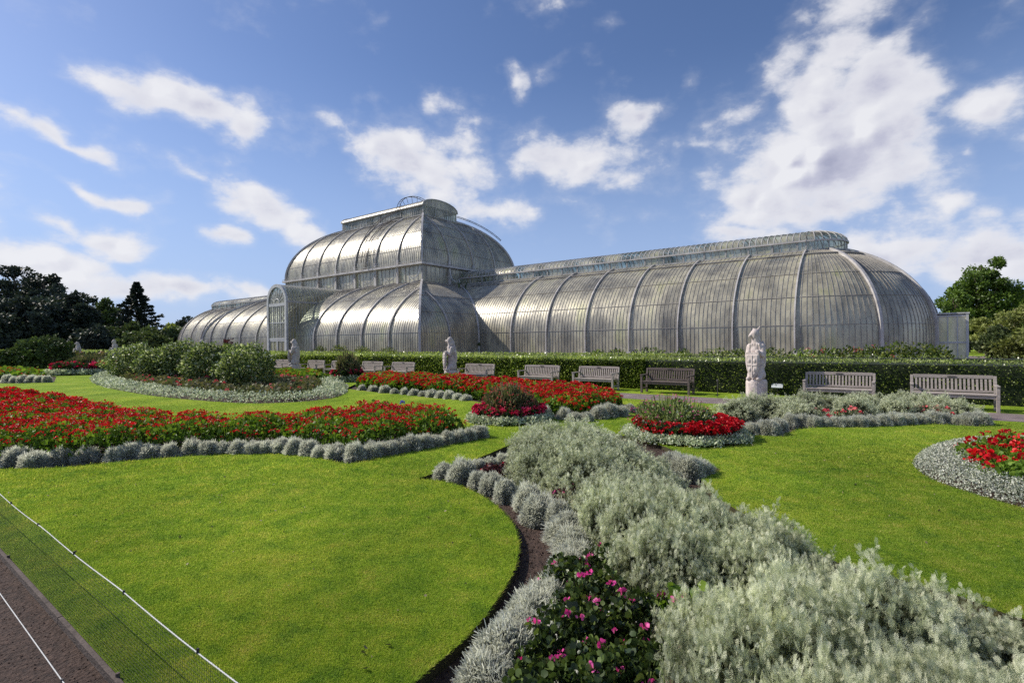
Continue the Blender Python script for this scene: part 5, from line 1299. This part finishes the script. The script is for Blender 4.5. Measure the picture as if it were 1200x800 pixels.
def statue(label, loc, rz, mat, beak=True, scale=1.0, look=0.0):
    root = empty('heraldic_beast_statue', (loc[0], loc[1], 0), rz, label=label, cat='statue', group='heraldic beast statues standing in a row before the hedge'); root.scale = (scale*.84, scale*.86, scale)
    m = MB(); m.lathe([(.36, -.02), (.36, .10), (.345, .11), (.345, .50), (.335, .56), (.31, .60)], 32); pl = m.build('plinth', mat, root, bevel=.01)
    z = .58
    parts = [('e', (0, .05, z+.16), (.29, .27, .22)), ('c', (0, .06, z+.2), (0, .05, z+.75), .25, .20), ('e', (0, .04, z+.88), (.235, .21, .28)),    # haunches, trunk
             ('c', (-.16, -.02, z+.18), (-.17, -.20, z+.05), .13, .08), ('c', (.16, -.02, z+.18), (.17, -.20, z+.05), .13, .08),
             ('e', (-.17, -.25, z+.05), (.08, .12, .06)), ('e', (.17, -.25, z+.05), (.08, .12, .06)),
             ('c', (-.22, 0, z+.98), (-.27, -.10, z+.70), .10, .075), ('c', (-.27, -.10, z+.70), (-.18, -.24, z+.80), .075, .06), ('e', (-.15, -.27, z+.82), (.08, .06, .06)),
             ('c', (.22, 0, z+.98), (.27, -.10, z+.72), .10, .075), ('c', (.27, -.10, z+.72), (.17, -.24, z+.82), .075, .06), ('e', (.15, -.27, z+.84), (.08, .06, .06)),
             ('c', (0, .02, z+1.05), (0, -.01, z+1.24), .16, .14)]
    for k in range(5):   # drapery folds / mane locks
        parts.append(('c', (-.16+.08*k, .0-.13, z+1.06), (-.19+.095*k, -.10, z+.86), .035, .03))
    for sx in (-1, 1):   # folded wings down the back
        parts += [('e', (sx*.17, .20, z+.75), (.09, .09, .42), (.12, 0, 0))]
    hx, hy = math.sin(look), -math.cos(look)
    hc = Vector((hx*.03, hy*.03, z+1.33))
    parts.append(('e', tuple(hc), (.15, .165, .18)))
    if beak:
        parts += [('c', tuple(hc+Vector((hx*.10, hy*.10, .01))), tuple(hc+Vector((hx*.20, hy*.20, -.04))), .09, .045), ('c', tuple(hc+Vector((hx*.20, hy*.20, -.04))), tuple(hc+Vector((hx*.19, hy*.19, -.11))), .045, .015)]
        parts += [('c', tuple(hc+Vector((-.07, .03, .09))), tuple(hc+Vector((-.09, .08, .22))), .045, .012), ('c', tuple(hc+Vector((.07, .03, .09))), tuple(hc+Vector((.15, .05, .25))), .06, .018)]
        for k in range(4): parts.append(('e', tuple(hc+Vector((0, .06+.02*k, .08-.09*k))), (.12, .06, .05)))
    else:
        parts += [('c', tuple(hc+Vector((hx*.09, hy*.09, -.01))), tuple(hc+Vector((hx*.25, hy*.25, -.01))), .085, .06), ('e', tuple(hc+Vector((hx*.10, hy*.10, -.07))), (.07, .07, .05)),
                  ('e', tuple(hc+Vector((-.08, .05, .11))), (.035, .03, .05)), ('e', tuple(hc+Vector((.08, .05, .11))), (.035, .03, .05)), ('e', (0, .07, z+1.18), (.17, .15, .2))]
    parts += [('e', tuple(hc+Vector((hx*.11-hy*.06*s_, hy*.11+hx*.06*s_, .04))), (.022, .022, .022)) for s_ in (-1, 1)]
    blobbody('body', parts, mat, root)
    sh = blobbody('shield', [('p', [(x*.98, zz+z+.42) for x, zz in SHIELD], -.36, -.27), ('p', [(x*.8, zz*.8+z+.42) for x, zz in SHIELD], -.385, -.30), ('c', (0, -.385, z+.12), (0, -.385, z+.72), .018, .018), ('c', (-.16, -.385, z+.45), (.16, -.385, z+.45), .018, .018),
                             ('e', (-.09, -.385, z+.58), (.05, .025, .06)), ('e', (.09, -.385, z+.58), (.05, .025, .06)), ('e', (-.07, -.385, z+.32), (.04, .025, .06)), ('e', (.07, -.385, z+.32), (.04, .025, .06))], mat, root, .012, 1)
    return root
def stat_at(x, *a, **k):
    p = SB(s_at(x, 17.5), 17.5); return statue(a[0], p, *a[1:], **k)
stat_at(886, 'tall pinkish stone bird headed beast holding a shield, largest of the row', ROT-.15, M['stone'], True, 1.05, look=-.7)
stat_at(528, 'grey stone bear like beast with its muzzle turned left, middle of the view', ROT-.55, M['greystone'], False, 1.02, look=-.8)
stat_at(345, 'weathered stone beast leaning left beside the arched porch', ROT-.9, M['greystone'], False, 1.05, look=-.3)
stat_at(237, 'far stone beast just showing above the tall bushes of the oval bed', ROT, M['greystone'], True, 1.1)
stat_at(134, 'distant slim stone beast left of the oval bed bushes', ROT-.5, M['greystone'], True, 1.2, look=.8)
stat_at(91, 'most distant stone beast, second from the left edge past the round bush', ROT, M['greystone'], False, 1.15)

def plaque(x, y, label, s=1.0):
    p = P(x, y); root = empty('plant_label', (p[0], p[1], 0), ROT, label=label, cat='sign')
    MB().tube([(0, .05, -.05), (0, 0, .30*s)], .015, 8).build('post', M['darkiron'], root)
    m = MB(); m.add([(-.17*s, -.10*s, .27*s), (.17*s, -.10*s, .27*s), (.17*s, .10*s, .41*s), (-.17*s, .10*s, .41*s), (-.17*s, -.095*s, .25*s), (.17*s, -.095*s, .25*s), (.17*s, .105*s, .39*s), (-.17*s, .105*s, .39*s)], [(0, 1, 2, 3), (7, 6, 5, 4), (0, 4, 5, 1), (1, 5, 6, 2), (2, 6, 7, 3), (3, 7, 4, 0)])
    m.build('panel', M['plaque'], root)
plaque(911, 463, 'small tilted white information plaque right of the shield statue')
plaque(541, 448, 'tiny white plaque at the foot of the bear like statue')
def stake():
    p = P(841, 465); root = empty('marker_post', (p[0], p[1], 0), 0, label='thin black marker post with a small cap between dark bench and shield statue', cat='post')
    MB().tube([(0, 0, -.05), (0, 0, .50)], .014, 8).build('stem', M['darkiron'], root)
    m = MB(); m.lathe([(.03, .50), (.035, .52), (.03, .56), (.01, .575)], 12); m.build('cap', M['darkiron'], root)
stake()

# ------------------------------------------------------------------ netting fence beside the lawn
fz = .47*1.06
def fence():
    root = empty('net_fence', (0, 0, 0), label='low green mesh fence with white top rope along the lawn edge', cat='fence')
    L = 14.0; s0_ = -7.5
    def fp(t, z, off=0.0): q = f0+fd*t+fn*off; return (q[0], q[1], z)
    ts = np.arange(s0_, s0_+L, .25)
    MB().tube([fp(t, fz-.012*math.sin((t % 1.6)/1.6*math.pi)) for t in ts], .0032, 6).build('top_rope', M['rope'], root, smooth=True)
    m = MB()
    for t in np.arange(s0_, s0_+L, .022): m.bar(fp(t, .0), fp(t+.004*math.sin(t*40), fz), .0008, .0008, up=(0, 1, 0))
    for z in np.arange(.015, fz, .022):
        m.bar(fp(s0_, z), fp(s0_+L, z), .0008, .0008)
    m.build('netting', M['net'], root)
    for t in np.arange(s0_+.55, s0_+L, .93):
        MB().bar(fp(t, fz-.012), fp(t, fz+.010), .009, .009, up=(0, 1, 0)).build('clip', M['black'], root)
    for t in (-4.6, -2.3, .42, 3.2):
        MB().tube([fp(t, -.08, .01), fp(t, .03, .01)], .011, 8).build('post', M['board'], root)
    # timber edging board below the net
    e = empty('lawn_edging', (0, 0, 0), label='long dark timber board edging the lawn under the mesh fence', cat='edging')
    for k, t in enumerate(np.arange(s0_-60, s0_+L, 2.4)):
        a_, b_ = fp(t+.004, -.035, .02), fp(t+2.395, -.035, .02); MB().bar(a_, b_, .028, .09).build('plank', M['board'], e, bevel=.003)
    r2 = empty('rope_line', (0, 0, 0), label='thin white rope stretched low over the gravel in the bottom left corner', cat='rope')
    g0, g1 = P(0, 695), P(75, 800)
    q0 = np.array([g0[0], g0[1]])*(H-.12)/H; q1 = np.array([g1[0], g1[1]])*(H-.12)/H; dd = (q1-q0)/np.linalg.norm(q1-q0)
    pts = [(*(q0+dd*t), .12-.045) for t in np.arange(-5, 4, .3)]
    MB().tube([(x, y, z+.045) for x, y, z in pts], .003, 6).build('cord', M['rope'], r2, smooth=True)
    for t in (-2.6, 1.6):
        q = q0+dd*t; MB().tube([(q[0], q[1], -.1), (q[0], q[1], .128)], .007, 6).build('peg', M['darkiron'], r2)
fence()

# ------------------------------------------------------------------ trees
def tree(px, hw, top, mat, label, Z=None, base=None, n=9000, leaf=.4, kind='round', group=None, blobs=60, trunk='bark', sx=1.0, low=.12, bare=0):
    hz_ = 401-(px-600)*KR
    if Z is None: Z = F*H/((base or 410)-hz_)
    X = (px-600)/F*Z; r = hw/F*Z; h = H+(hz_-top)*Z/F
    parts = []; tm = MB()
    tm.tube([(0, 0, -.3), (.02*h, 0, h*.25), (-.01*h, .01*h, h*.55), (0, 0, h*.85)], [h*.028, h*.022, h*.014, h*.004], 10)
    if kind == 'round':
        cs = []; k = 0
        while len(cs) < blobs:
            d = unit(1)[0]; q = rng.random()**.45; k += 1
            zz = h*(low+(1-low)*.5)+d[2]*q*h*(1-low)*.47
            f_ = 1-.35*max(0, (zz/h-.6)/.4)
            cs.append(np.array([d[0]*q*r*.88*f_*sx, d[1]*q*r*.8*f_, zz]))
        for c in cs:
            br_ = r*rng.uniform(.14, .30)
            m_ = int(n/blobs); d = unit(m_); pos = c+d*(.55+.45*rng.random(m_))[:, None]*np.array([br_, br_, br_*.72])
            parts.append(cloud(LEAF, pos, d*.5+unit(m_), leaf*(.6+.8*rng.random(m_)), rv=np.clip(.35+.35*d[:, 2]+.4*rng.random(m_), 0, 1)))  # upper side of each clump coloured lighter, as if lit from above
            if rng.random() < .5: 
                s_ = np.array([0, 0, h*rng.uniform(.25, .6)]); mid = (s_+c)/2+np.array([0, 0, -.03*h]); tm.tube([s_, mid, c], [h*.010, h*.006, h*.002], 5)
    else:     # layered conifer with drooping plates
        for i in range(17):
            t = i/16; z = h*(.20+.78*t); L = r*(1-t)**.9*(1.25+.3*math.sin(i*2.3)); nb_ = 5 if t < .8 else 4
            for b_ in range(nb_):
                a = i*2.4+b_*2*math.pi/nb_; dr = np.array([math.cos(a), math.sin(a), 0]); LL = L*rng.uniform(.6, 1.15); dz = LL*(.12-.25*(1-t)*0)
                p0, p1 = np.array([0, 0, z]), dr*LL+np.array([0, 0, z+LL*.18]); tm.tube([p0, (p0+p1)/2+np.array([0, 0, -.05*LL]), p1], [h*.006, h*.004, h*.001], 4)
                m_ = int(n/(17*nb_)); tt = rng.random(m_)**.6; pos = p0+(p1-p0)*tt[:, None]+unit(m_)*np.array([.20, .20, .035])*LL*.75*(1.15-tt[:, None]*.6)
                parts.append(cloud(LEAF, pos, dr+unit(m_)*.8, leaf*(.6+.6*rng.random(m_))))
    V, Fa, rv = join(parts)
    root = empty('tree', (X, Z, 0), label=label, cat='tree', group=group)
    root.name = 'conifer_tree' if kind != 'round' else 'broadleaf_tree'
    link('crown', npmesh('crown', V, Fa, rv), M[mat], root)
    for k in range(bare):
        a = rng.uniform(0, 6.28); z0_ = h*rng.uniform(.1, .35); e_ = np.array([math.cos(a)*r*.95, -abs(math.sin(a))*r*.95, z0_+h*rng.uniform(-.1, .45)]); tm.tube([(0, 0, z0_), (e_[0]*.5, e_[1]*.5, (z0_+e_[2])/2+.1*h), tuple(e_)], [h*.016, h*.010, h*.003], 5)
    tm.build('trunk', M[trunk], root, smooth=True)
    return root
T1, T2 = 'dark trees massed at the left edge', 'low trees left of the palm house'
for px, hw, top, Z in [(-32, 40, 312, 125), (18, 34, 309, 128), (52, 32, 308, 122), (84, 28, 328, 118), (40, 45, 345, 108), (98, 20, 352, 112), (0, 50, 350, 110), (-80, 40, 330, 120)]:
    tree(px, hw, top, 'tree_dark', 'big dark tree in the tall clump at the left edge', Z=Z, n=9000, leaf=.75, group=T1, low=.02)
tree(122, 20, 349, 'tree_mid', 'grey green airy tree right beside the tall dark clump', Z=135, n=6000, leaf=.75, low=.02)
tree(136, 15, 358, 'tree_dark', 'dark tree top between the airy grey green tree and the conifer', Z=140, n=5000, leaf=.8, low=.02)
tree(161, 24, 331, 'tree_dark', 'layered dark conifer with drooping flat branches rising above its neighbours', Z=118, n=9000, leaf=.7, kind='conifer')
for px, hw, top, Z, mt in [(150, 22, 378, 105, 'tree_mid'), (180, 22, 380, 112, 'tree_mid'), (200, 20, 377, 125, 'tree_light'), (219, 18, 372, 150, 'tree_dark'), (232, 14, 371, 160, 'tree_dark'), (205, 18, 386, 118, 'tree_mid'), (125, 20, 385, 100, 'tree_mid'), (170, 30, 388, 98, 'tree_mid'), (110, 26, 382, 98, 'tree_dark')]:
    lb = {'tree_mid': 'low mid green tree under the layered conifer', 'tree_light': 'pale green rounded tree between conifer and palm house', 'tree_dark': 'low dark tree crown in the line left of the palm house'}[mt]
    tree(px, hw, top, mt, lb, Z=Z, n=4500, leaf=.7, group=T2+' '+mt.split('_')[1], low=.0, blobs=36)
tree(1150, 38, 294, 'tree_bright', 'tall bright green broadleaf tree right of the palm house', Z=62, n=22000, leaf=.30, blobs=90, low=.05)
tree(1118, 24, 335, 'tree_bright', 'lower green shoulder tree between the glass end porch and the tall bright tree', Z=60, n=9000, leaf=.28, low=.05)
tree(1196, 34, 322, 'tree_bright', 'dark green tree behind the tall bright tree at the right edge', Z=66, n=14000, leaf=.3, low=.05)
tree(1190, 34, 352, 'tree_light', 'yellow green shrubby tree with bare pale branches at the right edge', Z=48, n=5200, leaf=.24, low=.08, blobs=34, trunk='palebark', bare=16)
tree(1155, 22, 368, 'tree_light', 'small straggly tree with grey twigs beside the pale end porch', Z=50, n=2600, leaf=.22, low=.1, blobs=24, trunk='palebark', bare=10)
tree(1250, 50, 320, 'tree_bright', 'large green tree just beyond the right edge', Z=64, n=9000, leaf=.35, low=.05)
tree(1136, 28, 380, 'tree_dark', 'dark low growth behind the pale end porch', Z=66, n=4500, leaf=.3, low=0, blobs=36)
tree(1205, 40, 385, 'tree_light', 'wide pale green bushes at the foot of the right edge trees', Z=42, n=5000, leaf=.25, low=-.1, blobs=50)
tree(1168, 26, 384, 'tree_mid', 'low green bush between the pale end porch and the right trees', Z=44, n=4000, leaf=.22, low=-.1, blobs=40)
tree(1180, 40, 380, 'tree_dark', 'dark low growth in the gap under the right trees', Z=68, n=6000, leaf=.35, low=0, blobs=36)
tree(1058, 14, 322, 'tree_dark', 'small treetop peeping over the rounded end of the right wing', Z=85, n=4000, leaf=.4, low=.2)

# ------------------------------------------------------------------ distant visitors
def person(x, shirt, label, y=418.5, turn=0.0, trousers=None):
    p = P(x, y); root = empty('person', (p[0], p[1], 0), turn, label=label, cat='person')
    b = [('e', (0, 0, 1.60), (.085, .10, .12)), ('c', (0, 0, 1.48), (0, .0, 1.42), .055, .06), ('e', (0, 0, 1.30), (.19, .11, .14)), ('c', (0, 0, 1.25), (0, 0, .98), .14, .12), ('e', (0, 0, .92), (.165, .12, .12)),
         ('e', (0, -.105, 1.60), (.015, .02, .025)), ('e', (-.088, 0, 1.6), (.012, .02, .03)), ('e', (.088, 0, 1.6), (.012, .02, .03)), ('e', (0, -.09, 1.54), (.03, .012, .01))]
    for s_, f_ in ((-1, .12), (1, -.14)):
        b += [('c', (s_*.085, 0, .9), (s_*.09, f_*-.6, .50), .085, .06), ('c', (s_*.09, f_*-.6, .50), (s_*.09, -f_*.9+.05, .08), .055, .04), ('e', (s_*.09, -f_*.9, .04), (.045, .12, .04)),
              ('c', (s_*.19, 0, 1.37), (s_*.24, .03, 1.10), .052, .042), ('c', (s_*.24, .03, 1.10), (s_*.22, -.10, .88), .04, .03), ('e', (s_*.22, -.12, .82), (.03, .04, .055))]
        for q in range(4): b.append(('c', (s_*.22+(q-1.5)*.014, -.13, .80), (s_*.22+(q-1.5)*.016, -.145, .725+.008*abs(q-1.5)), .008, .007))
        b.append(('c', (s_*.20, -.15, .82), (s_*.19, -.18, .78), .009, .008))
    blobbody('body', b, M['skin'], root, .012, 1)
    mt = solid('shirt', shirt, tuple(min(1, c*1.3) for c in shirt), 12, .85, .2); mp_ = solid('trousers', (.03, .035, .06), (.06, .06, .09), 12, .85, .2)
    blobbody('shirt', [('e', (0, 0, 1.30), (.21, .13, .155)), ('c', (0, 0, 1.28), (0, 0, .98), .155, .145)]+[('c', (s_*.19, 0, 1.37), (s_*.235, .025, 1.13), .068, .058) for s_ in (-1, 1)], mt, root, .014, 1)
    tr = [('e', (0, 0, .93), (.18, .135, .11))]
    for s_, f_ in ((-1, .12), (1, -.14)): tr += [('c', (s_*.085, 0, .9), (s_*.09, f_*-.6, .50), .10, .078), ('c', (s_*.09, f_*-.6, .50), (s_*.09, -f_*.9+.05, .10), .075, .062)]
    blobbody('trousers', tr, mp_, root, .014, 1)
    blobbody('hair', [('e', (0, .02, 1.645), (.098, .11, .105)), ('e', (0, .06, 1.58), (.09, .06, .11))], M['darkiron'], root, .012, 1)
person(9.5, (.35, .12, .2), 'distant visitor in a dull pink top at the far left edge', turn=.6)
person(15.5, (.25, .2, .35), 'distant visitor in a mauve top beside the other at the far left', turn=2.2)
